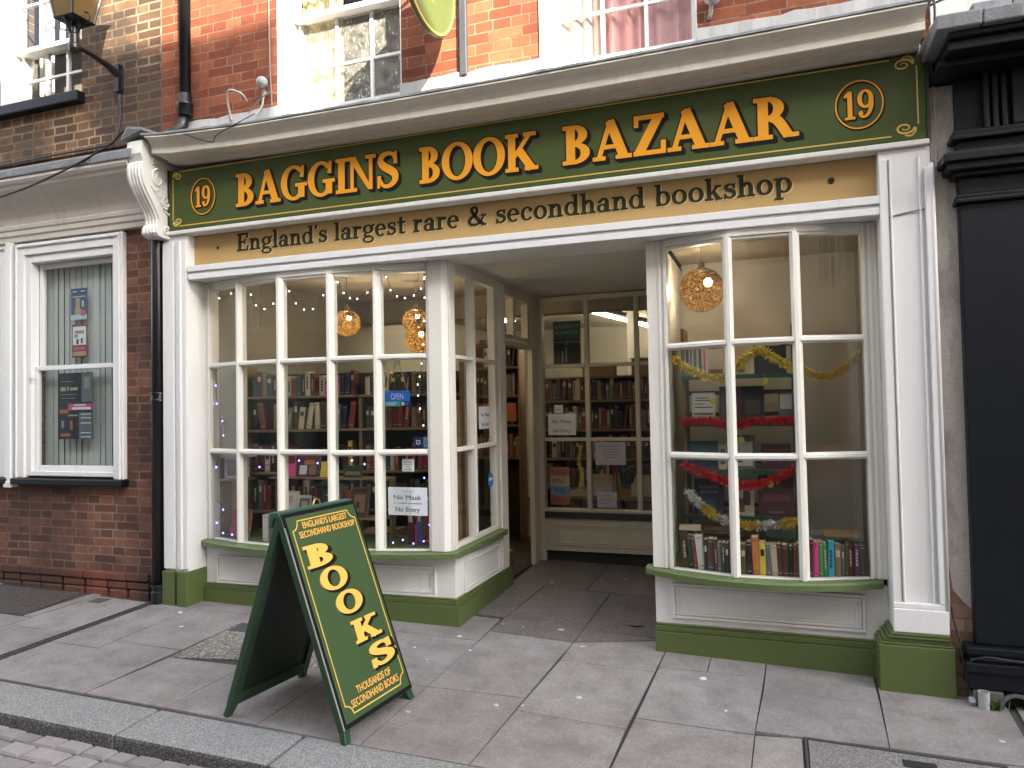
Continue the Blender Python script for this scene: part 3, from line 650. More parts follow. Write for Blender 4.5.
# console bracket at the left end
def bracket(x0, x1):
    prof = [(.02, 3.50), (-.34, 3.50), (-.355, 3.40), (-.33, 3.345), (-.345, 3.33), (-.35, 3.29), (-.345, 3.24), (-.325, 3.18), (-.29, 3.12), (-.245, 3.06), (-.205, 3.0), (-.185, 2.95), (-.185, 2.915), (-.20, 2.905), (-.215, 2.88), (-.215, 2.845), (-.195, 2.825), (-.15, 2.815), (.02, 2.815)]
    m = MB(); m.prism([(x0, y, z) for y, z in prof], (x1-x0, 0, 0))
    # raised flutes on the face
    for k in range(4):
        xa = x0+.012+(x1-x0-.024)*(k+.12)/4; xb = x0+.012+(x1-x0-.024)*(k+.88)/4
        rings = [[Vector((xa, y, z)), Vector((xa*.7+xb*.3, y-.010, z)), Vector((xa*.3+xb*.7, y-.010, z)), Vector((xb, y, z)), Vector((xb, y+.02, z)), Vector((xa, y+.02, z))] for y, z in prof[3:17]]
        m.sweep(rings, None)
    b = m.build('console_bracket', OLDWHITE, shop, bev=.004)
    c = MB()  # carved leaf scroll on the side that faces the sign
    for (cy, cz, r0, turns, s) in ((-.20, 3.25, .085, 1.6, 1), (-.13, 3.10, .05, 1.4, -1), (-.12, 2.87, .04, 1.5, 1), (-.24, 3.36, .03, 1.2, 1)):
        pts = []
        for k in range(26):
            f = k/25; a = s*f*turns*6.28; r = r0*(1-.85*f); pts.append((x1+.004, cy+r*math.cos(a)*.85, cz+r*math.sin(a)))
        c = MB(); c.tube(pts, [.011*(1-.5*k/25) for k in range(26)], 6); c.build('carved_scroll', OLDWHITE, b, smooth=True)
    for k in range(5):
        y = -.27+.03*k; c = MB(); c.tube([(x1+.004, y, 3.18-.04*k), (x1+.008, y+.05, 3.14-.035*k), (x1+.003, y+.085, 3.17-.04*k)], [.004, .011, .003], 6); c.build('carved_leaf', OLDWHITE, b, smooth=True)
    l = MB(); l.prism([(x0-.03, -.37, 3.505), (x0-.03, .09, 3.56), (x1+.02, .09, 3.60), (x1+.02, -.37, 3.56), ((x0+x1)/2-.02, -.39, 3.575)], (0, 0, .018)); l.build('lead_cap', LEAD, b)
bracket(-4.455, -4.312)
# fascia beams behind and between the boards
m = MB(); m.box(-4.32, -.108, 2.842, .80, -.0, 2.872); m.build('sign_ledge', OLDWHITE, shop, bev=.006)
m = MB(); m.box(-4.14, -.088, 2.494, .582, -.002, 2.535); m.box(-4.14, -.075, 2.536, .582, -.002, 2.552); m.box(-4.14, -.092, 2.553, .582, -.002, 2.598); m.box(-4.14, 0, 2.5, .582, .30, 2.59); m.build('fascia_beam', WHITE, shop, bev=.004)
m = MB(); m.box(-4.36, .045, 2.59, .80, .10, 3.52); m.build('fascia_backing', OLDWHITE, shop)
# pilasters
def pilaster(x0, x1, mould_left, cornered):
    yf = -.08; m = MB(); zb = gz((x0+x1)/2, yf)
    m.box(x0, yf, .27, x1, .14, 2.84)
    if cornered == 'left':
        m.box(x0, yf-.018, .33, x0+.105, yf-.0005, 2.79); m.box(x0+.118, yf-.012, .33, x0+.140, yf-.0005, 2.79); m.box(x0+.15, yf-.022, .33, x0+.172, yf-.0005, 2.79)
        m.box(x1-.045, yf-.008, .33, x1-.004, yf-.0005, 2.79)
    else:
        m.box(x0, yf-.016, .425, x0+.042, yf-.0005, 2.79); m.box(x0+.049, yf-.024, .425, x0+.059, yf-.0005, 2.79); m.box(x1-.062, yf-.016, .425, x1-.05, yf-.0005, 2.79); m.box(x1-.034, yf-.03, .425, x1-.002, yf-.0005, 2.72)
        m.box(x0-.004, yf-.035, .272, x1+.006, yf-.0005, .395); m.box(x0-.001, yf-.028, .395, x1+.003, yf-.0005, .425)
    p = m.build('pilaster', WHITE, shop, bev=.005)
    b = MB()
    if cornered == 'left':
        b.box(x0-.01, yf-.03, zb-.06, x0+.11, .10, .315); b.box(x0+.11, yf-.012, zb-.06, x0+.135, .10, .314); b.box(x0+.135, yf-.036, zb-.06, x1+.008, .15, .316)
    else:
        b.box(x0-.078, yf-.03, zb-.06, x1+.03, .10, .20); b.box(x0-.068, yf-.024, .20, x1+.022, .10, .215); b.box(x0-.052, yf-.022, .215, x1+.014, .10, .238); b.box(x0-.036, yf-.034, .238, x1+.010, .10, .252); b.box(x0-.022, yf-.036, .252, x1+.008, .10, .272)
    b.build('plinth', GREEN, p, bev=.006)
pilaster(-4.372, -4.155, True, 'left'); pilaster(.555, .805, False, 'right')

# bowed shop windows ------------------------------------------------
def bow(ends, bulge, n=24):
    (xa, ya), (xb, yb) = ends
    def Y(x):
        f = (x-xa)/(xb-xa); return ya+(yb-ya)*f - bulge*(1-(2*f-1)**2)
    return Y
def bay(name, ends, bulge, mull_x, z0, z1, trans, side, sill_ends, sill_over, riser, plinth_ext):
    Y = bow(ends, bulge); (xa, ya), (xb, yb) = ends
    bw = bow(sill_ends, bulge+sill_over*.5)
    root = None
    xs = [xa+side[0]]+mull_x+[xb-side[1]]
    # frame: side stiles, curved head and bottom rail
    m = MB()
    for x0, x1 in ((xa, xa+side[0]), (xb-side[1], xb)):
        xm = (x0+x1)/2; yy = Y(xm); m.box(x0, yy-.02, z0, x1, yy+.07, z1)
        if x0 == xa: m.box(x1-.022, yy-.035, z0, x1, yy-.0205, z1); m.box(x1-.055, yy-.028, z0, x1-.035, yy-.0205, z1)
        else: m.box(x0, yy-.035, z0, x0+.022, yy-.0205, z1); m.box(x0+.035, yy-.028, z0, x0+.055, yy-.0205, z1)
    for a, b in zip(xs, xs[1:]):
        A, B = (a, Y(a)), (b, Y(b))
        for (za, zb, d0, d1) in ((z1-.045, z1, -.015, .06), (z1-.062, z1-.0455, -.004, .05), (z0-.003, z0+.006, -.002, .05)):
            m.hexa([(A[0], A[1]+d0, za), (B[0], B[1]+d0, za), (B[0], B[1]+d1, za), (A[0], A[1]+d1, za)], [(A[0], A[1]+d0, zb), (B[0], B[1]+d0, zb), (B[0], B[1]+d1, zb), (A[0], A[1]+d1, zb)])
    root = m.build('bay_window', CREAM, shop, bev=.004)
    m = MB()
    for x in mull_x: # vertical bars with a moulded nose
        y = Y(x); tn_ = (Y(x+.01)-Y(x-.01))/.02
        j = random.uniform(-.002, .002)
        pr = [(-.022, .055), (-.022, .018), (-.027, .012), (-.027, .003), (-.015, -.020), (-.010, -.034), (.010, -.034), (.015, -.020), (.027, .003), (.027, .012), (.022, .018), (.022, .055)]
        m.prism([(x+px+j, y+py+tn_*px, z0+.002) for px, py in pr], (-2*j, 0, z1-z0-.05))
    for a, b in zip(xs, xs[1:]):
        for z in trans:
            dz = random.uniform(-.003, .003)
            pr = [(.050, -.018), (.016, -.018), (.003, -.022), (-.016, -.013), (-.030, -.009), (-.030, .009), (-.016, .013), (.003, .022), (.016, .018), (.050, .018)]
            e = .016
            aa, bb = (a+e if a in mull_x else a), (b-e if b in mull_x else b)
            rings = [[Vector((x, Y(x)*0+Y(a)+(Y(b)-Y(a))*((x-a)/(b-a))+py, z+dz+pz)) for py, pz in pr] for x in (aa, bb)]
            m.sweep(rings, None)
    m.build('glazing_bars', CREAM, root, bev=.0015)
    m = MB(); zz = [z0+.004]+trans+[z1-.06]
    for a, b in zip(xs, xs[1:]):
        for za, zb in zip(zz, zz[1:]):
            k = random.uniform(-.0015, .0015); k2 = random.uniform(-.001, .001)
            m.add([(a, Y(a)+.012+k, za), (b, Y(b)+.012-k, za), (b, Y(b)+.012-k+k2, zb), (a, Y(a)+.012+k+k2, zb)], [(0, 1, 2, 3)])
    m.build('panes', GLASS, root, fix=False)
    # curved sill board
    m = MB(); (sa, sya), (sb, syb) = sill_ends; rings = []
    for k in range(25):
        x = sa+(sb-sa)*k/24; yf = bw(x)-sill_over*.5; back = .17
        rings.append([Vector((x, yf, z0-.044)), Vector((x, yf-.005, z0-.012)), Vector((x, yf+.006, z0-.003)), Vector((x, back, z0+.001)), Vector((x, back, z0-.046))])
    m.sweep(rings, None).build('sill', SILL, root)
    return root, Y
ZS = .528
bayL, YL = bay('left', ((-4.15, .135), (-2.10, .135)), .19, [-3.756, -3.347, -2.927, -2.583], ZS, 2.497, [1.849, 1.198], (.048, .145), ((-4.155, .075), (-2.035, .115)), .05, None, None)
bayR, YR = bay('right', ((-.735, .135), (.555, .135)), .20, [-.245, .122], ZS-.03, 2.497, [1.842, 1.185], (.125, .085), ((-.785, .125), (.53, .085)), .05, None, None)
def riser(parent, x0, x1, y0, y1, panel, ztop, zg):
    # painted stall riser with a moulded panel and a green plinth
    def yy(x): return y0+(y1-y0)*(x-x0)/(x1-x0)
    m = MB(); m.hexa([(x0, yy(x0), 0), (x1, yy(x1), 0), (x1, yy(x1)+.08, 0), (x0, yy(x0)+.08, 0)], [(x0, yy(x0), ztop), (x1, yy(x1), ztop), (x1, yy(x1)+.08, ztop), (x0, yy(x0)+.08, ztop)])
    a, b, za, zb = panel
    for k, (d, pr) in enumerate(((0, .016), (.02, .010), (.036, .006))):
        t = .016
        for (xa, xb, zc, zd) in ((a+d, b-d, zb-d-t, zb-d), (a+d, b-d, za+d, za+d+t)):
            m.hexa([(xa, yy(xa)-pr, zc), (xb, yy(xb)-pr, zc), (xb, yy(xb)-.0005, zc), (xa, yy(xa)-.0005, zc)], [(xa, yy(xa)-pr, zd), (xb, yy(xb)-pr, zd), (xb, yy(xb)-.0005, zd), (xa, yy(xa)-.0005, zd)])
        for xa in (a+d, b-d-t):
            m.hexa([(xa, yy(xa)-pr, za+d+t), (xa+t, yy(xa)-pr, za+d+t), (xa+t, yy(xa)-.0005, za+d+t), (xa, yy(xa)-.0005, za+d+t)], [(xa, yy(xa)-pr, zb-d-t), (xa+t, yy(xa)-pr, zb-d-t), (xa+t, yy(xa)-.0005, zb-d-t), (xa, yy(xa)-.0005, zb-d-t)])
    m.build('stall_riser', WHITE, parent, bev=.004)
    g = MB()
    for (d, za, zb) in ((.045, -.1, zg-.045), (.034, zg-.045, zg-.012), (.024, zg-.012, zg)):
        g.hexa([(x0, yy(x0)-d, za), (x1+(.03 if d else 0), yy(x1)-d, za), (x1+.03, yy(x1)-.0005, za), (x0, yy(x0)-.0005, za)], [(x0, yy(x0)-d, zb), (x1+.03, yy(x1)-d, zb), (x1+.03, yy(x1)-.0005, zb), (x0, yy(x0)-.0005, zb)])
    g.build('plinth', GREEN, parent, bev=.004)
riser(bayL, -4.15, -2.09, .10, .155, (-4.05, -2.23, .20, .405), .486, .20)
riser(bayR, -.735, .555, .135, .12, (-.63, .44, .19, .40), .455, .155)
# return side of the left bay, beside the porch
XR = -2.09
m = MB(); m.hexa([(XR-.13, .055, ZS), (XR-.03, .055, ZS), (XR+.006, .09, ZS), (XR-.13, .09, ZS)], [(XR-.13, .055, 2.5), (XR-.03, .055, 2.5), (XR+.006, .09, 2.5), (XR-.13, .09, 2.5)])
m.box(XR-.07, .095, ZS, XR+.012, .19, 2.498)
for a, b in ((.195, .215), (.98, 1.06)): m.box(XR-.06, a, ZS, XR+.001, b, 2.45)
m.box(XR-.06, .215, 2.44, XR+.001, 1.19, 2.53); m.box(XR-.05, .215, ZS, XR+.002, .98, ZS+.03); m.box(XR-.075, 1.06, -.02, XR+.012, 1.205, 2.5)
post = m.build('return_window', CREAM, shop, bev=.005)
m = MB(); m.box(XR-.045, .50, ZS+.03, XR+.022, .535, 2.44)
for z in (1.849, 1.205):
    m.box(XR-.042, .215, z-.014, XR+.014, .50, z+.014); m.box(XR-.042, .535, z-.014, XR+.014, .98, z+.014)
m.build('glazing_bars', CREAM, post, bev=.004)
m = MB(); m.add([(XR-.02, .2, ZS+.02), (XR-.02, 1.0, ZS+.02), (XR-.02, 1.0, 2.45), (XR-.02, .2, 2.45)], [(0, 1, 2, 3)]); m.build('panes', GLASS, post, fix=False)
m = MB(); m.box(XR-.09, .172, ZS-.045, XR+.058, 1.055, ZS-.001); m.build('sill', SILL, post, bev=.006)
m = MB(); m.box(XR-.09, .2355, -.02, XR, 1.19, .48)
for d, pr in ((0, .014), (.02, .009)):
    t = .016
    for z in (.415-d-t, .20+d): m.box(XR-.0005, .30+d, z, XR+pr, 1.0-d, z+t)
    for y in (.30+d, 1.0-d-t): m.box(XR-.0005, y, .20+d+t, XR+pr, y+t, .415-d-t)
m.build('stall_riser', WHITE, post, bev=.004)
m = MB()
for d, za, zb in ((.04, -.1, .155), (.032, .155, .185), (.022, .185, .20)): m.box(XR+.0005, .11, za, XR+d, 1.215, zb)
m.build('plinth', GREEN, post, bev=.004)
# porch: doorway in the left wall, window across the back, ceiling
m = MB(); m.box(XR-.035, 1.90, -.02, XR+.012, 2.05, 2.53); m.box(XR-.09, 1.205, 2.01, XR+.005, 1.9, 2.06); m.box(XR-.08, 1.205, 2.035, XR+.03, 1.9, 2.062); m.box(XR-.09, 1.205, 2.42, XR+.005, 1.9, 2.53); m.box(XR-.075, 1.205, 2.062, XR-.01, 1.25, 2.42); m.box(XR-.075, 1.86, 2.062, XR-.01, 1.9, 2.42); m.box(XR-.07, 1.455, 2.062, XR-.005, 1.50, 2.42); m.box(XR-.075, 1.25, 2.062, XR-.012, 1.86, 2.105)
door = m.build('doorway', PORCHDIM, shop, bev=.005)
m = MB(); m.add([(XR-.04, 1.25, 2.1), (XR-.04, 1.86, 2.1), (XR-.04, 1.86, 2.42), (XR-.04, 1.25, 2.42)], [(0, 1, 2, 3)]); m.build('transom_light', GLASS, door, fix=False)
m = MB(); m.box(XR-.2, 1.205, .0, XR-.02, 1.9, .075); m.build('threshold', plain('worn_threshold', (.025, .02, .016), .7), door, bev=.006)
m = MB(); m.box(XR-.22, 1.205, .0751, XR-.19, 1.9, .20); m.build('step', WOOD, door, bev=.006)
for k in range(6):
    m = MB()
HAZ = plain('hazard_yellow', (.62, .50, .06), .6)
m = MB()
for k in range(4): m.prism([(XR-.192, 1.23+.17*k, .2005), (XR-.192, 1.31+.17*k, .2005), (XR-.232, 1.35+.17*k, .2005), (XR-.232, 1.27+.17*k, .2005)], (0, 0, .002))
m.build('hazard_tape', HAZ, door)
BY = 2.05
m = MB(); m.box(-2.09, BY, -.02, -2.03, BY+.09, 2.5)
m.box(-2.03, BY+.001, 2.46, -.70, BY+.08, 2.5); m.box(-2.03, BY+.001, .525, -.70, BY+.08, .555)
bw_ = m.build('entrance_window', PORCHDIM, shop, bev=.005)
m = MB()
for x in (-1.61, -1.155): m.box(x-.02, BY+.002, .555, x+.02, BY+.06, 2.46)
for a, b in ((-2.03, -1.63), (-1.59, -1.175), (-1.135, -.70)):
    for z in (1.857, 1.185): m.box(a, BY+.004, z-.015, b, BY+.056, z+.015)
m.build('glazing_bars', PORCHDIM, bw_, bev=.004)
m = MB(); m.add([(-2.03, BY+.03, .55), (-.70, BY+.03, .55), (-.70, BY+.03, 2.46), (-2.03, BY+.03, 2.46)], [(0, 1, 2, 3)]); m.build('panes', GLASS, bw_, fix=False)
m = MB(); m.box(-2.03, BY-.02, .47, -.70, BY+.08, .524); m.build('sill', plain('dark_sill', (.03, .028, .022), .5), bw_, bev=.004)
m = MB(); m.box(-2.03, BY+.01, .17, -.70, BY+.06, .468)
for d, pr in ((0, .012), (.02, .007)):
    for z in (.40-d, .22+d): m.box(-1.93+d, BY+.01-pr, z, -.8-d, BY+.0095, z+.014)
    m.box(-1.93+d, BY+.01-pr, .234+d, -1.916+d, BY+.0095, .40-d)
m.build('stall_riser', PORCHDIM, bw_, bev=.003)
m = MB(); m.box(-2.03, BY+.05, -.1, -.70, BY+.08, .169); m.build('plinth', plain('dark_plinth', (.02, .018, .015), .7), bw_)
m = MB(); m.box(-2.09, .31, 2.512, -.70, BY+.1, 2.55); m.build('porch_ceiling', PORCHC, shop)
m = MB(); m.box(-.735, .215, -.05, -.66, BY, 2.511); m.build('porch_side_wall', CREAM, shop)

# ------------------------------------------------------------------ inside the shop
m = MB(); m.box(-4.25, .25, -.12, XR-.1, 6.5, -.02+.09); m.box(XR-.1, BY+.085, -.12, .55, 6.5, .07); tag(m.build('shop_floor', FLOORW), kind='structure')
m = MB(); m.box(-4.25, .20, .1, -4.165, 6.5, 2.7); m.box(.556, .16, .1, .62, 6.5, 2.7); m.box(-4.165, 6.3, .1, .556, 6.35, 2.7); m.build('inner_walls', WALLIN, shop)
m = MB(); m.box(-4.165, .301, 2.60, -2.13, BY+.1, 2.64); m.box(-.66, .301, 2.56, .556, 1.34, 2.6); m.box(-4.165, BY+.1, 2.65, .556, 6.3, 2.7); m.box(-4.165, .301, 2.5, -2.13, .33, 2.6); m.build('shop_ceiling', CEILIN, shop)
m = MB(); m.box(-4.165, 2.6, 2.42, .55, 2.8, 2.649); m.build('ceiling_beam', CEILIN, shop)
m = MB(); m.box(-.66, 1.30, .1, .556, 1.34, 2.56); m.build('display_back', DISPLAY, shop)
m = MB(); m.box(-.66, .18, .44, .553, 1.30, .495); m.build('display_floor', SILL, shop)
m = MB(); m.box(-4.16, .18, .44, XR-.1, .62, .522); m.build('display_floor', SILL, shop)
m = MB(); m.box(-1.62, 4.1, .07, -1.50, 4.22, 2.65); m.build('column', CREAM, shop)

# ================================================================== NEIGHBOUR ON THE LEFT
nb = thing('neighbour_building', (-8, .1, 0), 'dark brick building left of the bookshop with white sash windows and deep coved fascia', 'building')
LW = -.03
holes = [(-5.83-1.25*k, -4.90-1.25*k, 1.0, 2.80) for k in range(3)]
m = MB(); wall_pieces(m, -14, -4.47, .2, 3.02, LW, LW+.3, holes); m.build('brick_wall', BRICK_LOW, nb)
m = MB(); x = -14.0   # worn brick footing course standing proud
while x < -4.58:
    L = random.uniform(.19, .25); L = min(L, -4.53-x); j = random.uniform(0, .008)
    zg = gz(x, LW); m.box(x+.004, LW-.028-j, .197+random.uniform(-.004, .004), x+L-.004, LW+.1, .262+random.uniform(-.004, .003)); m.box(x+.004+random.uniform(0, .02), LW-.018-j, .135, x+L-.003, LW+.1, .193); m.box(x+.004+random.uniform(0, .03), LW-.02-j*1.5, .03, x+L-.002, LW+.1, .13); x += L
m.build('brick_footing', brick('footing_brick', (.13, .045, .032), (.24, .072, .042), (.1, .08, .07), soot=.8, soot_bias=.45, dark=(.045, .035, .03), width=.9, row=.5), nb, bev=.012)
m = MB(); m.box(-14, LW+.01, -.1, -4.54, LW+.2, .2); m.build('footing_core', JOINT, nb)
def neighbour_window(ox):
    m = MB()
    x0, x1 = -5.965+ox, -4.795+ox
    y = LW
    m.box(x0, y-.045, .985, x0+.10, y-.0005, 2.93); m.box(x1-.10, y-.045, .985, x1, y-.0005, 2.93); m.box(x0+.1, y-.0445, 2.83, x1-.1, y-.0005, 2.93)
    m.box(x0+.015, y-.062, .985, x0+.035, y-.0455, 2.915); m.box(x1-.035, y-.062, .985, x1-.015, y-.0455, 2.915); m.box(x0+.035, y-.0615, 2.895, x1-.035, y-.0455, 2.915)
    m.box(x0+.1005, y-.025, 1.0, x0+.158, y+.05, 2.83); m.box(x1-.125, y-.025, 1.0, x1-.1005, y+.05, 2.83); m.box(x0+.158, y-.0245, 2.765, x1-.125, y+.05, 2.83); m.box(x0+.158, y-.0245, 1.0, x1-.125, y+.05, 1.04)
    wf = m.build('sash_window', WHITE, nb, bev=.006)
    m = MB(); a, b = x0+.158, x1-.125
    m.box(a, y+.005, 1.04, a+.035, y+.045, 1.90); m.box(b-.03, y+.005, 1.04, b, y+.045, 1.90); m.box(a+.035, y+.006, 1.04, b-.03, y+.044, 1.085); m.box(a-.01, y+.004, 1.868, b, y+.048, 1.905)
    m.box(a, y+.0485, 1.88, a+.04, y+.085, 2.765); m.box(b-.03, y+.0485, 1.88, b, y+.085, 2.765); m.box(a+.04, y+.0495, 2.72, b-.03, y+.084, 2.765)
    m.box(a-.02, y-.03, 1.80, a+.012, y+.004, 1.845); m.box(a-.02, y-.025, 1.76, a+.006, y+.004, 1.80)
    m.build('sashes', WHITE, wf, bev=.004)
    m = MB(); m.quad((a+.03, y+.025, 1.08), (b-.025, y+.025, 1.08), (b-.025, y+.025, 1.87), (a+.03, y+.025, 1.87)); m.quad((a+.035, y+.067, 1.90), (b-.025, y+.067, 1.90), (b-.025, y+.067, 2.73), (a+.035, y+.067, 2.73)); m.build('panes', GLASS_LOW, wf, fix=False)
    m = MB(); m.box(x0-.01, y-.085, .935, x1+.012, y+.02, .984); m.build('sill', NAVY, wf, bev=.008)
    bl = MB(); n = 16
    for k in range(n):
        xc = a-.14+(b-a+.16)*(k+.5)/n; w = (b-a+.16)/n*.53; an = rad(8+random.uniform(-7, 7)); dx, dy = w*math.cos(an), w*math.sin(an); z1 = 2.75
        c = y+.125
        bl.hexa([(xc-dx, c+dy, 1.06), (xc+dx, c-dy, 1.06), (xc+dx, c-dy+.003, 1.06), (xc-dx, c+dy+.003, 1.06)], [(xc-dx, c+dy, z1), (xc+dx, c-dy, z1), (xc+dx, c-dy+.003, z1), (xc-dx, c+dy+.003, z1)])
    b_ = bl.build('vertical_blind', plain('blind_fabric', (.54, .565, .545), .85, 0, .08, 4))
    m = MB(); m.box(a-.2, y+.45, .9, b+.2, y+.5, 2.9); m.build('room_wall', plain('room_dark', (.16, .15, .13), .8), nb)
    return b_
tag(neighbour_window(0), 'grey vertical slat blind hanging behind the poster window of the brick building', 'blind')
tag(neighbour_window(-1.25), 'grey vertical slat blind in the sash window cut by the left photo edge', 'blind')
tag(neighbour_window(-2.5), 'grey vertical slat blind in the third sash window along the brick building', 'blind')
m = MB(); m.box(-6.055, LW-.07, .92, -5.99, LW-.0005, 2.95); m.box(-6.062, LW-.08, .905, -5.982, LW-.0005, .96); m.build('window_post', WHITE, nb, bev=.008)
# coved fascia with lead on top
rings = []
pf = [(-.03, 2.945), (-.075, 2.95), (-.08, 2.99), (-.095, 3.0), (-.098, 3.035), (-.11, 3.045), (-.115, 3.07), (-.10, 3.085), (-.105, 3.10)]
for k in range(9):
    a = k/8; pf.append((-.105-.19*a**1.5, 3.10+.20*math.sin(a*1.4)/math.sin(1.4)))
pf += [(-.305, 3.305), (-.31, 3.325), (-.335, 3.335), (-.35, 3.355), (-.352, 3.375), (.09, 3.42), (.09, 2.945)]
for x in (-14, -4.46): rings.append([Vector((x, yy, z)) for yy, z in pf])
FASC = paint('grey_brown_fascia', (.64, .59, .52), .5, .1, .4)
MB().sweep(rings, None).build('coved_fascia', FASC, nb)
m = MB()
for k in range(24):
    x0 = -14+k*.4; j = random.uniform(0, .008)
    m.hexa([(x0, -.365, 3.378-j), (x0+.397, -.365, 3.378-j), (x0+.397, .095, 3.44), (x0, .095, 3.44)], [(x0, -.372, 3.44), (x0+.397, -.372, 3.44), (x0+.397, .095, 3.62), (x0, .095, 3.62)])
m.build('lead_flashing', LEAD, nb, bev=.01)
UWL = (-6.36, -5.42, 4.20, 6.0)
m = MB(); wall_pieces(m, -14, -4.562, 3.40, 9.5, .10, .4, [UWL, (-9.3, -8.3, 4.2, 6.0)]); m.build('upper_brick_wall', BRICK_UP, nb)
m = MB(); x = -14.0
while x < -4.6: m.box(x+.004, .075, 3.675, min(x+.215, -4.57), .0995, 3.735); x += .222
m.build('string_course', BRICK_UP, nb, bev=.006)
for ox in (0, -2.9):
    m = MB(); m.box(UWL[0]+ox-.005, .085, 4.2, UWL[0]+ox+.12, .24, 6.0); m.box(UWL[1]+ox-.06, .17, 4.2, UWL[1]+ox+.002, .26, 6.0); m.build('window_reveal', WHITE, nb, bev=.004)
    f = sash(nb, 'sash', UWL[0]+ox+.12, UWL[1]+ox-.004, 4.20, 4.72, .18, 3, [(4.455, .022)], .05, .03, [WHITE], GLASS_UP)
    f = sash(nb, 'sash', UWL[0]+ox+.12, UWL[1]+ox-.004, 4.67, 6.0, .12, 3, [(5.1, .022), (5.5, .022)], .05, .03, [WHITE], GLASS_UP)
    m = MB(); m.box(UWL[0]+ox-.25, .02, 4.105, UWL[1]+ox+.035, .22, 4.195); m.build('window_sill', NAVY, nb, bev=.01)
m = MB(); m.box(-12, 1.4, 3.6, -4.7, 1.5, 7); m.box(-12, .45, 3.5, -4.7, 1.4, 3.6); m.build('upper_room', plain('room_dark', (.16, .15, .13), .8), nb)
tag(drape(-6.2, -6.02, 4.22, 5.9, .33, plain('white_curtain', (.6, .58, .52), .85), .015, 2, None), 'white curtain at the left edge of the upper window beside the lantern', 'curtain')
m = MB(); m.box(-14, 6, 0, -4.6, 6.4, 9.5); m.build('rear_wall', BRICK_UP, nb)
m = MB(); m.prism([(-14, -.1, 9.5), (-14, 6.5, 9.5), (-14, 3, 12)], (9.4, 0, 0)); m.build('roof', plain('roof_tiles', (.12, .06, .045), .8), nb)

# ================================================================== NEIGHBOUR ON THE RIGHT
rb = thing('black_shopfront_building', (2.5, .1, 0), 'building right of the bookshop with a blue black painted shopfront', 'building')
m = MB(); m.box(.8095, -.058, -.1, .95, .3, 3.155)
m.build('rendered_pier', RENDER, rb, bev=.004)
m = MB(); m.prism([(.812, -.061, -.05), (.925, -.061, -.05), (.925, -.061, .40), (.885, -.061, .44), (.84, -.061, .50), (.825, -.061, .66), (.812, -.061, .74)], (0, .02, 0)); m.build('bare_brickwork', brick('pier_brick', (.22, .12, .08), (.34, .2, .13), (.2, .16, .12), soot=.4), rb)
BX0, BX1 = .924, 4.2
m = MB(); yf = -.12
m.box(BX0, yf, .24, 1.95, .2, 2.50)
m.box(BX0-.022, yf-.03, 2.502, 1.98, .2, 2.525); m.box(BX0-.012, yf-.018, 2.525, 1.97, .2, 2.548); m.box(BX0, yf-.004, 2.548, 1.95, .2, 2.635)
m.box(BX0-.03, yf-.045, 2.635, 1.99, .2, 2.66); m.box(BX0-.062, yf-.085, 2.66, 2.02, .2, 2.70); m.box(BX0-.085, yf-.11, 2.70, 2.04, .2, 2.742); m.box(BX0-.068, yf-.09, 2.742, 2.02, .2, 2.755); m.box(BX0-.005, yf-.01, 2.755, 1.95, .2, 2.825); m.box(BX0-.035, yf-.05, 2.825, 1.98, .2, 2.85); m.box(BX0-.025, yf-.035, 2.85, 1.97, .2, 2.876)
m.box(BX0, yf+.03, 2.876, 4.2, .2, 3.40)
for x in (1.045, 1.085, 1.125): m.box(x, yf-.02, 2.878, x+.024, yf+.0295, 3.16)
m.box(1.17, yf-.03, 2.878, 1.92, yf+.0295, 3.2)
m.box(1.952, .02, .5, 4.2, .2, 2.87)
pil = m.build('pilaster', NAVY, rb, bev=.006)
m = MB(); m.box(BX0-.05, yf-.05, .20, 1.99, .2, .238); m.box(BX0-.035, yf-.035, .185, 1.98, .2, .199); m.box(BX0-.062, yf-.065, .115, 2.0, .2, .165); m.box(BX0-.04, yf-.045, .166, 1.985, .2, .184); m.box(BX0-.05, yf-.048, .03, 1.99, .2, .114); m.build('plinth', NAVY, pil, bev=.008)
STONEB = paint('dark_stone_base', (.10, .10, .095), .8, .2, .5, (.03, .03, .03), .003)
m = MB(); m.box(.895, yf-.045, -.2, 1.03, .2, .028); m.box(1.16, yf-.045, -.2, 2.0, .2, .028); m.box(1.03, yf+.05, -.2, 1.16, .2, .027)
m.build('stone_base', STONEB, rb, bev=.012)
m = MB(); m.lathe((1.085, yf-.03, -.055), [(.062, .12), (.078, .12), (.078, -.02), (.062, -.02), (.058, .11)], 20, (0, 1, 0)); m.build('drain_arch', STONEB, rb)
m = MB()
for (y0, z0, z1) in ((-.40, 3.195, 3.245), (-.43, 3.245, 3.275)): m.box(.84, y0, z0, 4.2, .2, z1-.001)
m.box(.815, -.30, 3.16, 4.2, .2, 3.194); m.build('cornice', NAVY, rb, bev=.006)
m = MB(); x = .78
while x < 4.2:
    L = .17+random.uniform(0, .03); m.hexa([(x, -.47, 3.277), (x+L-.003, -.47, 3.277), (x+L-.003, .095, 3.277), (x, .095, 3.277)], [(x, -.475, 3.345+random.uniform(0, .006)), (x+L-.003, -.475, 3.348), (x+L-.003, .095, 3.40), (x, .095, 3.40)])
    if x > .85: m.hexa([(x, -.30, 3.37), (x+L-.003, -.30, 3.37), (x+L-.003, .095, 3.40), (x, .095, 3.40)], [(x, -.28, 3.47), (x+L-.003, -.28, 3.47), (x+L-.003, .095, 3.50), (x, .095, 3.50)])
    x += L
m.build('lead_roof', LEAD, rb, bev=.008)
m = MB(); m.box(.862, .085, 3.3, 9, .5, 9.5); m.build('rendered_wall', OLDWHITE, rb)
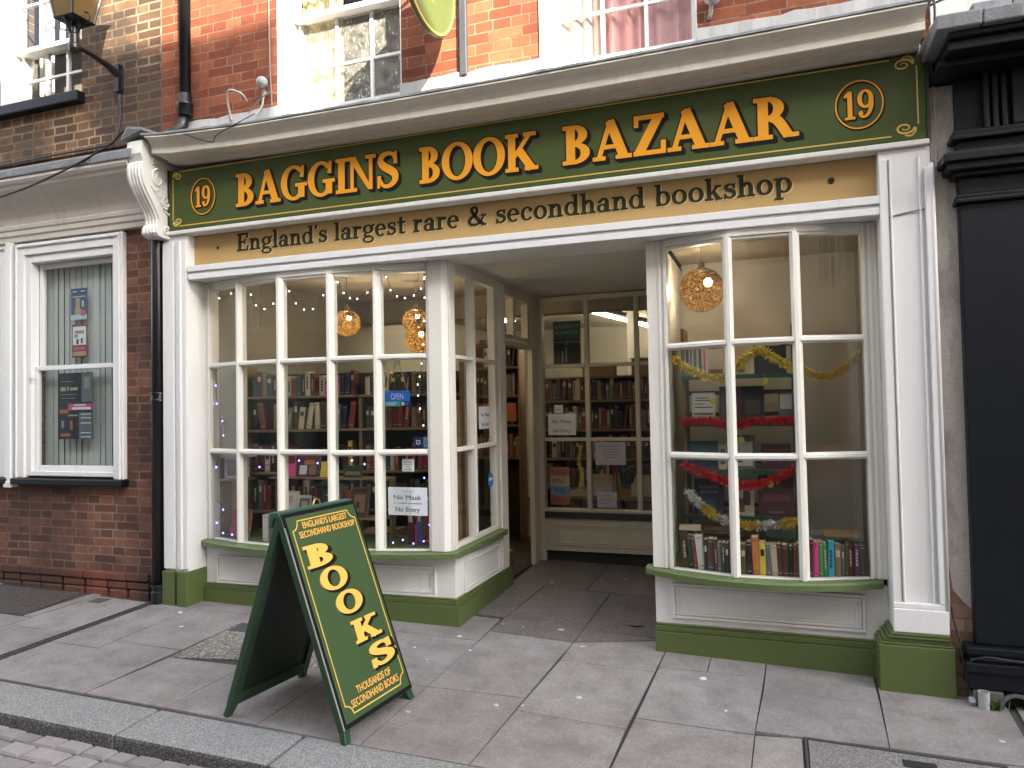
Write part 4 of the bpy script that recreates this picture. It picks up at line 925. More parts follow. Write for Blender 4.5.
m = MB(); m.box(4.2, -.05, -.2, 9, .3, 3.3); m.box(8.7, .5, 0, 9, 6, 9.5); m.build('side_wall', NAVY, rb)

# ================================================================== SIGNS ON THE SHOPFRONT
sg = thing('fascia_sign', (-1.76, -.1, 3.1), 'long dark green fascia sign with gold serif lettering and number 19 at both ends', 'sign')
SY = -.10
m = MB(); m.box(-4.305, SY, 2.874, .792, .044, 3.33); m.build('board', SIGNG, sg, bev=.004)
m = MB(); m.box(-4.318, SY-.006, 2.874, -4.3055, .04, 3.34); m.build('edge_trim', plain('dark_trim', (.02, .03, .018), .5), sg); m = MB(); m.box(.7925, SY-.006, 2.874, .808, .04, 3.34); m.build('edge_trim', plain('dark_trim', (.02, .03, .018), .5), sg)
def word(body, x0, x1, zb, h, parent, y=SY, tilt=0.0):
    M = plane_xz(x0, y, zb) @ Matrix.Rotation(tilt, 4, 'Z')
    tr = -.005; adv = sum(GL[c][1]+tr for c in body)-tr; k = (x1-x0)/adv; x = 0
    for c in body:
        Mc = M @ Matrix.Translation((x*k, 0, 0)); w = GL[c][1]*k; x += GL[c][1]+tr
        l = serif(c, Mc, h, w, .0052, .008).build('letter', GOLD, parent)
        serif(c, Mc, h, w, .0026, .036).build('letter_outline', BLACK, l)
        mb = MB()
        for i in range(1, 4): serif(c, Mc, h, w, .0009+.0003*i, .03, (.027*i, -.026*i), mb=mb)
        mb.build('letter_shadow', BLACK, l)
def U2m(px, py, Y): p = U(px, py, Y); return p.x, p.z
word('BAGGINS', -3.675, -2.335, 2.992, .238, sg, tilt=-.002)
word('BOOK', -2.185, -1.362, 2.984, .238, sg, tilt=-.002)
word('BAZAAR', -1.20, .160, 2.981, .238, sg, tilt=-.0035)
def roundel(cx, cz, rx, rz, num_h):
    m = MB(); pts = []
    rings = []
    for k in range(49):
        a = 2*math.pi*k/48; c, s = math.cos(a), math.sin(a)
        rings.append([Vector((cx+(rx)*c, SY-.0045, cz+(rz)*s)), Vector((cx+(rx-.0075)*c, SY-.0045, cz+(rz-.0075)*s)), Vector((cx+(rx-.0075)*c, SY, cz+(rz-.0075)*s)), Vector((cx+rx*c, SY, cz+rz*s))])
    m.sweep(rings, None); m.build('number_ring', GOLD, sg)
    rings = []
    m = MB()
    for k in range(49):
        a = 2*math.pi*k/48; c, s = math.cos(a), math.sin(a)
        rings.append([Vector((cx+.004+(rx+.004)*c, SY-.0025, cz-.004+(rz+.004)*s)), Vector((cx+.004+(rx-.012)*c, SY-.0025, cz-.004+(rz-.012)*s)), Vector((cx+.004+(rx-.012)*c, SY, cz-.004+(rz-.012)*s)), Vector((cx+.004+(rx+.004)*c, SY, cz-.004+(rz+.004)*s))])
    m.sweep(rings, None); m.build('ring_outline', BLACK, sg)
    w = rx*1.25; M = plane_xz(cx-w/2, SY, cz-num_h/2)
    serif('19', M, num_h, w, .0052).build('number', GOLD, sg); serif('19', M, num_h, w, .0026, .035).build('number_outline', BLACK, sg)
    mb = MB(); serif('19', M, num_h, w, .0014, .02, (.05, -.045), mb=mb); mb.build('number_shadow', BLACK, sg)
roundel(-3.978, 3.105, .113, .137, .155); roundel(.470, 3.102, .121, .134, .155)
m = MB()
def strip_xz(m, pts, w, y0, y1, wf=None):
    rings = []
    for i, p in enumerate(pts):
        q0, q1 = pts[max(i-1, 0)], pts[min(i+1, len(pts)-1)]; dx, dz = q1[0]-q0[0], q1[1]-q0[1]; d = math.hypot(dx, dz) or 1
        ww = (wf[i] if wf else w)/2; nx, nz = -dz/d*ww, dx/d*ww
        rings.append([Vector((p[0]+nx, y1, p[1]+nz)), Vector((p[0]-nx, y1, p[1]-nz)), Vector((p[0]-nx, y0, p[1]-nz)), Vector((p[0]+nx, y0, p[1]+nz))])
    m.sweep(rings, None)
xl, xr, zb_, zt_ = -4.262, .752, 2.905, 3.318
strip_xz(m, [(xl, zb_+.05), (xl, zt_-.05)], .006, SY, SY-.0018); strip_xz(m, [(xr, zb_+.05), (xr, zt_-.05)], .006, SY, SY-.0018)
strip_xz(m, [(xl+.06, zb_), (xr-.13, zb_)], .007, SY, SY-.0018); strip_xz(m, [(xl+.06, zt_), (xr-.13, zt_)], .006, SY, SY-.0018)
def scroll(cx, cz, sx, sz, r):
    pts, wf = [], []
    for k in range(34):
        f = k/33; a = f*9.2; rr = r*(1-.8*f); pts.append((cx+sx*(-rr*math.cos(a)*1.5), cz+sz*rr*math.sin(a))); wf.append(.011*(1-.55*f))
    strip_xz(m, pts, .008, SY, SY-.0022, wf)
    pts = [(cx-sx*r*1.5, cz), (cx-sx*r*1.6, cz+sz*r*.6), (cx-sx*r*.9, cz+sz*r*1.35), (cx, cz+sz*r*1.2)]; strip_xz(m, crom(pts)[0], .008, SY, SY-.0026)
scroll(xl+.045, zt_-.038, 1, 1, .026); scroll(xl+.045, zb_+.038, 1, -1, .026); scroll(xr-.065, zt_-.036, -1, 1, .032); scroll(xr-.065, zb_+.036, -1, -1, .032)
m.build('gold_lining', LINEY, sg)

ns = thing('name_board', (-1.8, 0, 2.7), 'buff board under the green sign reading Englands largest rare and secondhand bookshop', 'sign')
m = MB(); m.box(-4.178, 0.0, 2.5985, .565, .044, 2.841); m.build('board', BEIGE, ns)
m = MB(); m.box(.5655, -.012, 2.599, .578, .04, 2.841); m.build('edge_strip', plain('dark_trim', (.02, .03, .018), .5), ns); m = MB(); m.box(-4.19, -.012, 2.599, -4.1785, .04, 2.841); m.build('edge_strip', plain('dark_trim', (.02, .03, .018), .5), ns)
M = plane_xz(-3.752, 0, 2.692)
body = "England's largest rare & secondhand bookshop"
_k = 3.876/(sum(GL[c][1]+.045 for c in body)-.045); _x = 0
for _c in body:
    if _c != ' ':
        _M = M @ Matrix.Translation((_x*_k, 0, 0)); _l = serif(_c, _M, .128, GL[_c][1]*_k, .0042, .012).build('letter', OLIVE, ns)
        serif(_c, _M, .128, GL[_c][1]*_k, .0016, .014, (.05, -.045)).build('letter_shadow', BUFFHI, _l)
    _x += GL[_c][1]+.045
m = MB(); m.lathe((-3.933, -.0005, 2.735), [(.012, 0), (.012, .004)], 14, (0, -1, 0)); m.build('bullet_dot', OLIVE, ns); m = MB(); m.lathe((.325, -.0005, 2.730), [(.018, 0), (.018, .004)], 14, (0, -1, 0)); m.build('bullet_dot', OLIVE, ns)

# round hanging sign, edge of it in view at the top
hs = thing('hanging_sign', (-1.98, .1, 4.2), 'round green hanging sign with yellow rim on the brick wall above', 'sign')
HX, HY, HZ, HR = -1.955, -.415, 4.205, .385
m = MB(); m.lathe((HX-.012, HY, HZ), [(.0, 0), (HR, 0), (HR+.004, .006), (HR+.004, .018), (HR, .024), (0, .024)], 48, (1, 0, 0)); m.build('disc', paint('hanging_sign_paint', (.075, .115, .035), .3, .05, .1), hs)
m = MB(); rings = []
for sx in (HX-.0165, HX+.0125):
    rings = []
    for k in range(49):
        a = 2*math.pi*k/48; rings.append([Vector((sx, HY+(HR-.006)*math.cos(a), HZ+(HR-.006)*math.sin(a))), Vector((sx, HY+(HR-.020)*math.cos(a), HZ+(HR-.020)*math.sin(a))), Vector((sx+.004, HY+(HR-.020)*math.cos(a), HZ+(HR-.020)*math.sin(a))), Vector((sx+.004, HY+(HR-.006)*math.cos(a), HZ+(HR-.006)*math.sin(a)))])
    m.sweep(rings, None)
for k, dz in enumerate((-.035, -.055)):
    m.tube([(HX+.0135, HY-.14, HZ-.02+dz*1.6), (HX+.0135, HY+.05, HZ-.10+dz*1.6)], .004, 6)
m.build('yellow_rim', LINEY, hs)
Mx = Matrix(((0, 0, 1, HX+.0122), (1, 0, 0, HY-.20), (0, 1, 0, HZ+.02), (0, 0, 0, 1)))
serif('BOOKS', Mx, .12, .40, .004, .01).build('lettering', plain('sign_white', (.7, .7, .62), .5), hs)
m = MB(); m.tube([(HX, .1, HZ+.40), (HX, -.75, HZ+.40)], .014, 8); m.tube([(HX, -.2, HZ+.40), (HX, -.2, HZ+.27)], .006, 6); m.tube([(HX, -.56, HZ+.40), (HX, -.56, HZ+.27)], .006, 6); m.build('bracket_arm', IRON, hs)

# ================================================================== PIPES, LANTERN, CABLES
def pipe_collar(m, x, y, z, r): m.lathe((x, y, z), [(r, -.035), (r+.012, -.035), (r+.012, -.018), (r+.004, -.015), (r+.004, .015), (r+.012, .018), (r+.012, .035), (r, .035)], 18)
dp = thing('downpipe', (-4.50, -.06, .1), 'tall black downpipe beside the left white pilaster of the bookshop', 'drainpipe')
m = MB(); px, py, r = -4.437, -.085, .043
m.tube([(px, py, .03), (px, py, 2.8), (px, -.03, 3.0), (px, .03, 3.3)], r, 18); m.build('pipe', IRON, dp, smooth=True)
for z_ in (1.62, .17): m = MB(); pipe_collar(m, px, py, z_, r); m.build('collar', IRON, dp, bev=.002)
m = MB(); m.lathe((px, py, .06), [(r, -.06), (r+.008, -.06), (r+.008, .07), (r, .07)], 18); m.build('foot_socket', IRON, dp, bev=.002)
up = thing('upper_downpipe', (-4.27, .03, 3.7), 'black iron downpipe running up the red brickwork above the cornice', 'drainpipe')
m = MB(); ux, uy = -4.268, .035
m.tube([(ux, uy, 3.80), (ux, uy, 9.4)], .042, 18); m.build('pipe', IRON, up, smooth=True)
m = MB(); m.lathe((ux, uy, 3.86), [(.042, -.06), (.055, -.06), (.058, .02), (.062, .025), (.062, .04), (.05, .05), (.05, .11), (.042, .12)], 18); m.tube([(ux, uy, 3.82), (ux-.01, uy-.02, 3.72), (ux-.05, uy-.06, 3.66), (ux-.10, uy-.09, 3.63)], .04, 14); m.build('shoe', IRON, up, smooth=True)
m = MB(); m.box(-1.955, .062, 3.745, -1.905, .099, 9.3); tag(m.build('steel_channel', plain('grey_steel', (.10, .11, .12), .4, .6), bev=.004), 'grey vertical steel channel fixed to the sunlit brick near the hanging sign', 'channel')

ln = thing('wall_lantern', (-4.99, .1, 4.2), 'black street lantern with amber panes on an iron arm above the left fascia', 'lamp')
m = MB(); m.box(-5.012, .05, 4.12, -4.968, .0995, 4.35); m.box(-5.02, .088, 4.15, -4.96, .0994, 4.33); m.tube([(-4.99, .08, 4.26), (-4.99, -.02, 4.30), (-4.99, -.18, 4.325), (-4.99, -.33, 4.33)], [.034, .026, .02, .02], 10)
m.lathe((-4.99, -.33, 4.31), [(.0, -.03), (.035, -.03), (.042, -.01), (.042, .02), (.036, .03), (.036, .10), (.022, .11), (.016, .19)], 16); m.tube([(-4.99, .09, 4.13), (-4.992, .088, 4.06)], .012, 8)
m.build('bracket', IRON, ln, bev=.002)
LC = Vector((-4.99, -.33, 4.515)); hb, ht, hh = .092, .150, .36
def ringq(h, r): return [LC+Vector((r*a, r*b, h)) for a, b in ((-1, -1), (1, -1), (1, 1), (-1, 1))]
m = MB(); m.hexa(ringq(-.025, hb*.55), ringq(0, hb+.012))
B0, T0 = ringq(0, hb), ringq(hh, ht)
for i in range(4): m.tube([B0[i], T0[i]], .009, 6); m.tube([T0[i], T0[(i+1) % 4]], .010, 6); m.tube([B0[i], B0[(i+1) % 4]], .009, 6)
for sx in (-1, 1):
    pts = [LC+Vector((sx*.02, 0, -.11)), LC+Vector((sx*.07, 0, -.06)), LC+Vector((sx*.14, 0, -.035)), LC+Vector((sx*.155, 0, .02)), LC+Vector((sx*.11, 0, .05))]; m.tube(crom([tuple(p) for p in pts])[0], .006, 6)
m.tube([LC+Vector((0, -hb, 0)), LC+Vector((0, -.03, -.1)), LC+Vector((0, 0, -.14))], .012, 6)
m.build('lantern_frame', IRON, ln)
m = MB(); i0, i1 = ringq(.004, hb-.004), ringq(hh-.004, ht-.006)
for i in range(4): m.add([i0[i], i0[(i+1) % 4], i1[(i+1) % 4], i1[i]], [(0, 1, 2, 3)])
def amber():
    t = NT('amber_glass'); p = t.n('ShaderNodeBsdfTranslucent'); p.inputs[0].default_value = (.34, .22, .075, 1); d = t.n('ShaderNodeBsdfDiffuse'); d.inputs[0].default_value = (.26, .185, .075, 1); g = t.n('ShaderNodeBsdfGlossy'); g.inputs[1].default_value = .15
    a = t.n('ShaderNodeMixShader'); a.inputs[0].default_value = .45; t.l(p.outputs[0], a.inputs[1]); t.l(d.outputs[0], a.inputs[2]); b = t.n('ShaderNodeMixShader'); b.inputs[0].default_value = .06; t.l(a.outputs[0], b.inputs[1]); t.l(g.outputs[0], b.inputs[2]); t.l(b.outputs[0], t.out.inputs[0]); return t.m
m.build('amber_panes', amber(), ln, fix=False)
m = MB(); m.hexa(ringq(hh+.01, ht+.03), ringq(hh+.16, .05)); m.lathe(LC+Vector((0, 0, hh+.16)), [(.05, 0), (.05, .05), (.02, .07), (.02, .11), (.0, .13)], 12); m.build('lantern_roof', IRON, ln)

CABLE = plain('black_cable', (.012, .012, .012), .5); CABLEW = plain('white_cable', (.42, .40, .36), .5)
def cable(name, pts, r, mat_, label, n=8):
    return tag(MB().tube(crom([tuple(p) for p in pts], n)[0], r, 6).build(name, mat_, smooth=True), label, 'cable')
cable('cable', [(-7.2, -.30, 3.62), (-6.05, -.37, 3.255), (-5.55, -.385, 3.245), (-5.0, -.38, 3.36), (-4.62, -.36, 3.49), (-4.46, -.33, 3.60), (-4.4, -.1, 3.64)], .008, CABLE, 'thick black cable sagging across the coved fascia towards the carved bracket')
cable('cable', [(-4.99, .085, 4.09), (-4.985, .085, 3.95), (-4.99, .07, 3.80), (-5.02, .04, 3.70), (-5.10, .0, 3.665), (-5.6, -.02, 3.655), (-6.4, -.02, 3.645), (-9, -.02, 3.65)], .009, CABLE, 'black cable dropping from the lantern and running along the lead flashing')
cable('cable', [(-3.86, .07, 3.72), (-3.85, .02, 3.86), (-3.80, -.02, 3.91), (-3.73, .03, 3.89), (-3.72, .08, 3.85)], .008, CABLEW, 'short looped white cable sticking up beside the cornice pipe')
cable('cable', [(-3.60, .02, 3.70), (-3.57, .06, 3.78), (-3.56, .07, 3.86), (-3.55, .085, 3.90)], .008, CABLEW, 'white cable rising to the small floodlight above the sign')
cable('cable', [(-3.50, .09, 3.76), (-3.52, .092, 4.2), (-3.53, .092, 5.2)], .006, plain('grey_cable', (.2, .17, .15), .6), 'thin grey cable running up the brick beside the left white window reveal')
cable('cable', [(-3.6, -.05, 3.70), (-3.5, -.05, 3.78), (-3.42, -.02, 3.83), (-3.36, .07, 3.80), (-3.33, .08, 3.72)], .005, plain('grey_cable', (.2, .17, .15), .6), 'tangled thin grey cable over the corner of the left window reveal')
cable('cable', [(-3.9, -.372, 3.47), (-3.7, -.33, 3.40), (-3.62, -.36, 3.43), (-3.4, -.375, 3.49), (-3.3, -.36, 3.53)], .0035, CABLE, 'thin black wire hanging over the left part of the cornice')
cable('cable', [(.838, -.02, 3.5), (.83, -.05, 3.3), (.835, -.06, 3.1), (.842, -.05, 2.9), (.833, -.065, 2.72)], .006, CABLEW, 'thin white cable down the right end of the green sign')
cable('cable', [(.80, .02, 3.72), (.83, -.05, 3.66), (.842, -.12, 3.58), (.838, -.13, 3.46), (.835, -.08, 3.38)], .007, CABLE, 'black cable looping down between the cornice and the dark shopfront')
cable('cable', [(.83, .0, 3.62), (.9, -.1, 3.60), (1.02, -.12, 3.585)], .006, CABLE, 'short black cable crossing from the cornice to the lead roof')
cable('cable', [(.822, -.10, .43), (.835, -.115, .33), (.853, -.125, .25), (.862, -.13, .15), (.88, -.13, .05), (.905, -.14, -.02)], .006, CABLE, 'black cable running down past the green plinth to the pavement')
cable('cable', [(1.35, -.19, .18), (1.05, -.195, .195), (.95, -.195, .20), (.885, -.165, .16), (.872, -.15, .06), (.90, -.145, -.01)], .006, CABLE, 'black cable bent over the base of the dark shopfront')
cable('cable', [(.60, -.085, 2.475), (.66, -.085, 2.487), (.73, -.09, 2.497), (.79, -.10, 2.50)], .0035, plain('grey_cable', (.2, .17, .15), .6), 'thin wire stretched across the top of the right white pilaster')
tag(MB().tube([(.805, -.10, .36), (.805, -.10, 2.66), (.803, -.09, 2.74)], .014, 10).build('white_conduit', WHITE, smooth=True), 'white painted conduit running down the edge of the right pilaster', 'conduit')
def flood(x, z, label):
    t = thing('floodlight', (x, .08, z), label, 'lamp')
    m = MB(); m.lathe((x, .05, z+.02), [(0, -.03), (.035, -.028), (.042, .0), (.042, .03), (.03, .05), (0, .055)], 16, (.5, -.6, -.35)); m.build('lamp_head', plain('grey_plastic', (.33, .33, .33), .45), t, smooth=True)
    m = MB(); m.tube([(x, .07, z+.01), (x-.005, .075, z-.05), (x-.02, .09, z-.09)], .013, 8); m.build('lamp_stem', plain('grey_plastic', (.33, .33, .33), .45), t, smooth=True)
flood(-3.56, 3.94, 'small grey floodlight on the brick left of the grimy upper window'); flood(-.30, 3.91, 'small grey floodlight on the brick right of the pink curtained window')
t = thing('pipe_stub', (.93, -.18, -.05), 'short grey open pipe stub rising from the pavement by the dark shopfront', 'pipe')
m = MB(); m.lathe((.935, -.19, -.06), [(.026, 0), (.026, .09), (.021, .09), (.021, .0)], 16); m.build('pipe', plain('grey_pipe', (.30, .31, .31), .6, 0, .3), t, smooth=False)
m = MB(); m.box(.875, -.175, -.055, .905, -.14, -.02, Matrix.Translation((.89, -.16, -.04)) @ Matrix.Rotation(.6, 4, 'X') @ Matrix.Translation((-.89, .16, .04))); tag(m.build('junction_box', plain('grey_plastic', (.33, .33, .33), .45), bev=.004), 'small grey cable junction box lying at the foot of the green plinth', 'box')
LEAF = plain('weed_green', (.06, .13, .02), .6, 0, .4)
m = MB()
for k in range(60):
    a = random.uniform(0, 6.28); c = Vector((.985+random.gauss(0, .018), -.185+random.gauss(0, .012), gz(.98, -.18))); h = random.uniform(.02, .055); d = Vector((math.cos(a), math.sin(a), 0))*random.uniform(.005, .022); s = Vector((-math.sin(a), math.cos(a), 0))*.0035
    m.add([c-s, c+s, c+d+Vector((0, 0, h))+s*.6, c+d*1.8+Vector((0, 0, h*1.05)), c+d-s*.6+Vector((0, 0, h))], [(0, 1, 2, 4), (4, 2, 3)])
tag(m.build('weed_tuft', LEAF, fix=False), 'small tuft of green weeds growing beside the pipe stub', 'weed')
m = MB(); m.add([(-.99, .50, gz(-.99, .5)+.006), (-.93, .47, gz(-.9, .5)+.014), (-.88, .51, gz(-.9, .5)+.008), (-.90, .56, gz(-.9, .5)+.02), (-.96, .55, gz(-.9, .5)+.009)], [(0, 1, 4), (1, 2, 3, 4)])
tag(m.build('dead_leaf', plain('dead_leaf_brown', (.22, .10, .045), .8), fix=False), 'dry brown leaf lying on the porch floor', 'leaf')

# ================================================================== SANDWICH BOARD
sb = thing('sandwich_board', (-2.25, -1.22, gz(-2.25, -1.22)), 'green A frame pavement board painted BOOKS in yellow with black shading', 'sign')
wd = Vector((.097, .995, 0)).normalized(); sd = Vector((.9965, -.083, 0)).normalized(); c0 = Vector((-2.246, -1.222, 0))
def gzc(p): return gz(p.x, p.y)
APX = 1.008
hw = .283
def side_frame(sgn):
    foot = c0+sd*(.392 if sgn > 0 else -.362); foot.z = gzc(foot); ap = c0+sd*(.012*sgn); ap.z = gzc(c0)+APX
    yv = (ap-foot); L = yv.length; yv.normalize(); xv = wd*sgn; xv = (xv - yv*xv.dot(yv)).normalized(); zv = xv.cross(yv)
    if sgn > 0 and zv.dot(sd) < 0: zv = -zv
    M = Matrix(((xv.x, yv.x, zv.x, foot.x), (xv.y, yv.y, zv.y, foot.y), (xv.z, yv.z, zv.z, foot.z), (0, 0, 0, 1)))
    return M, L
for sgn, nm in ((1, 'front_panel'), (-1, 'rear_panel')):
    M, L = side_frame(sgn)
    m = MB(); th = .034
    for s in (-1, 1): m.box(s*hw, .055, -th, s*(hw-.05), L, -.0, M)
    m.box(-hw+.05, .055, -th*.96, hw-.05, .115, -.001, M); m.box(-hw+.05, L-.06, -th*.96, hw-.05, L-.002, -.001, M)
    fr = m.build(nm, BOARDD, sb, bev=.003)
    for s in (-1, 1):
        g = MB(); g.hexa([M @ Vector(p) for p in ((s*(hw-.012)-.02, 0, -th*.9), (s*(hw-.012)+.02, 0, -th*.9), (s*(hw-.012)+.02, 0, -.004), (s*(hw-.012)-.02, 0, -.004))][::1], [M @ Vector(p) for p in ((s*(hw-.025)-.024, .0548, -th), (s*(hw-.025)+.024, .0548, -th), (s*(hw-.025)+.024, .0548, -.002), (s*(hw-.025)-.024, .0548, -.002))])
        lg = g.build('leg', BOARDD, sb, bev=.003); tag(lg)
    m = MB(); m.box(-hw+.0505, .1155, -.022, hw-.0505, L-.0605, -.010, M); m.build('inner_board', BOARDIN, fr)
    if sgn > 0:
        m = MB(); m.box(-hw+.004, .06, .0005, hw-.004, L+.006, .008, M); m.build('black_border', BLACK, fr, bev=.002)
        m = MB(); m.box(-hw+.020, .080, .0081, hw-.020, L-.014, .0105, M); face = m.build('painted_face', BOARDG, fr, bev=.001)
        m = MB(); m.box(-hw+.0015, .06, -.012, -hw+.0035, L-.06, .006, M); m.build('worn_edge', plain('bare_edge', (.45, .45, .42), .7, 0, .5, 14), fr)
        # lining with notched corners
        z0 = .0107
        def L2(m, pts, w):
            rings = []
            for i, p in enumerate(pts):
                q0, q1 = pts[max(i-1, 0)], pts[min(i+1, len(pts)-1)]; dx, dy = q1[0]-q0[0], q1[1]-q0[1]; d = math.hypot(dx, dy) or 1; nx, ny = -dy/d*w/2, dx/d*w/2
                rings.append([M @ Vector((p[0]+nx, p[1]+ny, z0+.0012)), M @ Vector((p[0]-nx, p[1]-ny, z0+.0012)), M @ Vector((p[0]-nx, p[1]-ny, z0-.0004)), M @ Vector((p[0]+nx, p[1]+ny, z0-.0004))])
            m.sweep(rings, None)
        a, b, c, d = -hw+.042, hw-.042, .108, L-.040; nt = .045
        m = MB()
        L2(m, [(a, c+nt), (a, d-nt)], .006); L2(m, [(b, c+nt), (b, d-nt)], .006); L2(m, [(a+nt, c), (b-nt, c)], .006); L2(m, [(a+nt, d), (b-nt, d)], .006)
        for (x, y, sx, sy) in ((a, c, 1, 1), (b, c, -1, 1), (a, d, 1, -1), (b, d, -1, -1)):
            L2(m, [(x+sx*nt*math.cos(t*1.5708/8)*1, y+sy*nt*math.sin(t*1.5708/8)) for t in range(9)], .006)
        m.build('yellow_lining', LINEY, face)
        def T(x, y): return M @ Matrix.Translation((x, y, z0))
        W2 = 2*hw-.04
        for body, y, h, w, x in (("ENGLAND'S LARGEST", L-.082, .033, .345, -.165), ("SECONDHAND BOOKSHOP", L-.127, .033, .43, -.205), ("THOUSANDS OF", .178, .036, .28, -.135), ("SECONDHAND BOOKS", .130, .036, .385, -.195)):
            sans(body, T(x, y), h, w, .0015, .006).build('small_lettering', YELLOW, face)
        for ch, u, v, k in (('B', .335, .225, 1), ('O', .425, .352, 1), ('O', .53, .482, 1), ('K', .64, .630, 1), ('S', .75, .770, 1)):
            hh_, ww_ = .106, .200
            x = -hw+2*hw*(u-.025)-ww_/2; y = .06+(L-.054)*(1-v)-hh_/2
            serif(ch, T(x, y), hh_, ww_, .0042, .030).build('large_lettering', YELLOW, face)
            serif(ch, T(x, y), hh_, ww_, .0014, .062, (.085, -.11)).build('letter_shadow', BLACK, face)
# hood over the hinge
top = c0.copy(); top.z = gzc(c0)+APX
HOOD = paint('hood_teal_paint', (.028, .085, .058), .4, .15, .2, (.03, .04, .03))
m = MB(); rings = []
for e in (-hw-.002, hw+.002):
    o = top+wd*e; rings.append([o+sd*x_+Vector((0, 0, z)) for x_, z in ((-.062, -.062), (-.056, .004), (-.044, .016), (.002, .018), (.006, .012), (.006, -.008), (-.030, -.012), (-.046, -.062))])
m.sweep(rings, None).build('hood', HOOD, sb, bev=.004)
m = MB(); o = top-sd*.02+wd*.02+Vector((0, 0, .014)); m.tube([o+wd*(.028*math.cos(a*math.pi/10))+Vector((0, 0, .034*math.sin(a*math.pi/10))) for a in range(11)], .0035, 8); m.build('handle', plain('brass', (.6, .45, .22), .3, .9), sb, smooth=True)

# ================================================================== INSIDE THE WINDOWS
PAL = {'maroon': (.13, .018, .022), 'red': (.32, .03, .025), 'navy': (.015, .025, .08), 'blue': (.04, .12, .32), 'dark green': (.015, .06, .03), 'green': (.06, .20, .07), 'brown': (.10, .05, .025),
       'tan': (.34, .22, .10), 'cream': (.50, .42, .29), 'white': (.56, .54, .50), 'grey': (.2, .2, .2), 'black': (.012, .012, .014), 'yellow': (.60, .46, .05), 'orange': (.50, .16, .03),
       'pink': (.62, .05, .22), 'turquoise': (.02, .32, .46), 'purple': (.10, .02, .10), 'olive': (.12, .11, .03), 'rust': (.28, .07, .025), 'teal': (.02, .13, .15)}
KEEP = ('pink', 'turquoise', 'yellow', 'orange', 'white', 'cream', 'green', 'blue')
for _k in PAL:
    if _k not in KEEP: PAL[_k] = tuple(v*.62 for v in PAL[_k])
def cover(c):
    return plain('cover_'+c.replace(' ', '_'), PAL[c], .5, 0, .2, 14)
def lettering_col(c): return cover('cream' if sum(PAL[c]) < .6 else 'black')
def book_mesh(w, h, d, c, title=None, seedv=0):
    # spine faces -Y, stands on z=0, x across the thickness: boards, page block, raised spine label
    m = MB(); t = min(.003, w*.12)
    m.box(-w/2, 0, 0, -w/2+t, d, h); m.box(w/2-t, 0, 0, w/2, d, h); m.prism([(-w/2, 0, 0), (-w/2, -.0005, 0), (-w*.25, -.004, 0), (w*.25, -.004, 0), (w/2, -.0005, 0), (w/2, 0, 0)], (0, 0, h))
    m.mat(1).box(-w/2+t, .002, .004, w/2-t, d-.004, h-.005)
    r = random.Random(seedv); m.mat(2)
    k = r.random()
    if k < .22: m.box(-w*.30, -.0055, h*.60, w*.30, -.0035, h*.80)
    elif k < .5:
        a = h*r.uniform(.2, .35); b = h*r.uniform(.7, .88); z = a
        while z < b: L = r.uniform(.006, .02); m.box(-w*.16, -.0052, z, w*.16, -.0035, min(z+L, b)); z += L+.005
    if k > .5: m.box(-w*.36, -.0052, h*.10, w*.36, -.0035, h*.115); m.box(-w*.36, -.0052, h*.91, w*.36, -.0035, h*.925)
    return m
BOOKS = []
def book(x, y, z, w, h, d, c, place, lean=0, rotz=0, face=False, extra=''):
    m = book_mesh(w, h, d, c, None, len(BOOKS)*7+3)
    o = m.build('book', [cover(c), PAGES, lettering_col(c)], fix=False)
    if face: # front cover to the street, leaning back a little
        o.rotation_euler = (0, 0, 0); o.matrix_world = Matrix.Translation((x, y, z)) @ Matrix.Rotation(rotz, 4, 'Z') @ Matrix.Rotation(-rad(12), 4, 'X') @ Matrix.Translation((-d/2, 0, 0)) @ Matrix.Rotation(rad(90), 4, 'Z') @ Matrix.Translation((w/2, 0, 0)) @ Matrix.Rotation(rad(180), 4, 'Z') @ Matrix.Translation((0, -d, 0)) @ Matrix.Translation((0, 0, 0))
    else:
        o.matrix_world = Matrix.Translation((x, y, z)) @ Matrix.Rotation(rotz, 4, 'Z') @ Matrix.Rotation(lean, 4, 'Y')
    BOOKS.append((o, c, w, h, place, x, extra)); return o
def row(x0, x1, y, z, place, hs, ws, cols, d=.15, lean_p=.24, gap_p=.09, limit=99):
    x = x0; n = 0
    while x < x1 and n < limit:
        w = random.uniform(*ws); h = random.uniform(*hs)
        if x+w > x1: break
        c = random.choice(cols); ln_ = random.choice((-1, 1, 1))*random.uniform(.05, .16) if random.random() < lean_p else random.uniform(-.012, .012)
        ex = abs(math.sin(ln_))*h
        if ln_ < 0: book(x+w/2+ex, y+random.uniform(-.008, .012), z+.0015, w, h, d, c, place, ln_)
        else: book(x+w/2, y+random.uniform(-.008, .012), z+.0015+abs(math.sin(ln_))*w/2, w, h, d, c, place, ln_)
        x += w+.002+ex+(random.uniform(.02, .08) if random.random() < gap_p else 0); n += 1
    return x
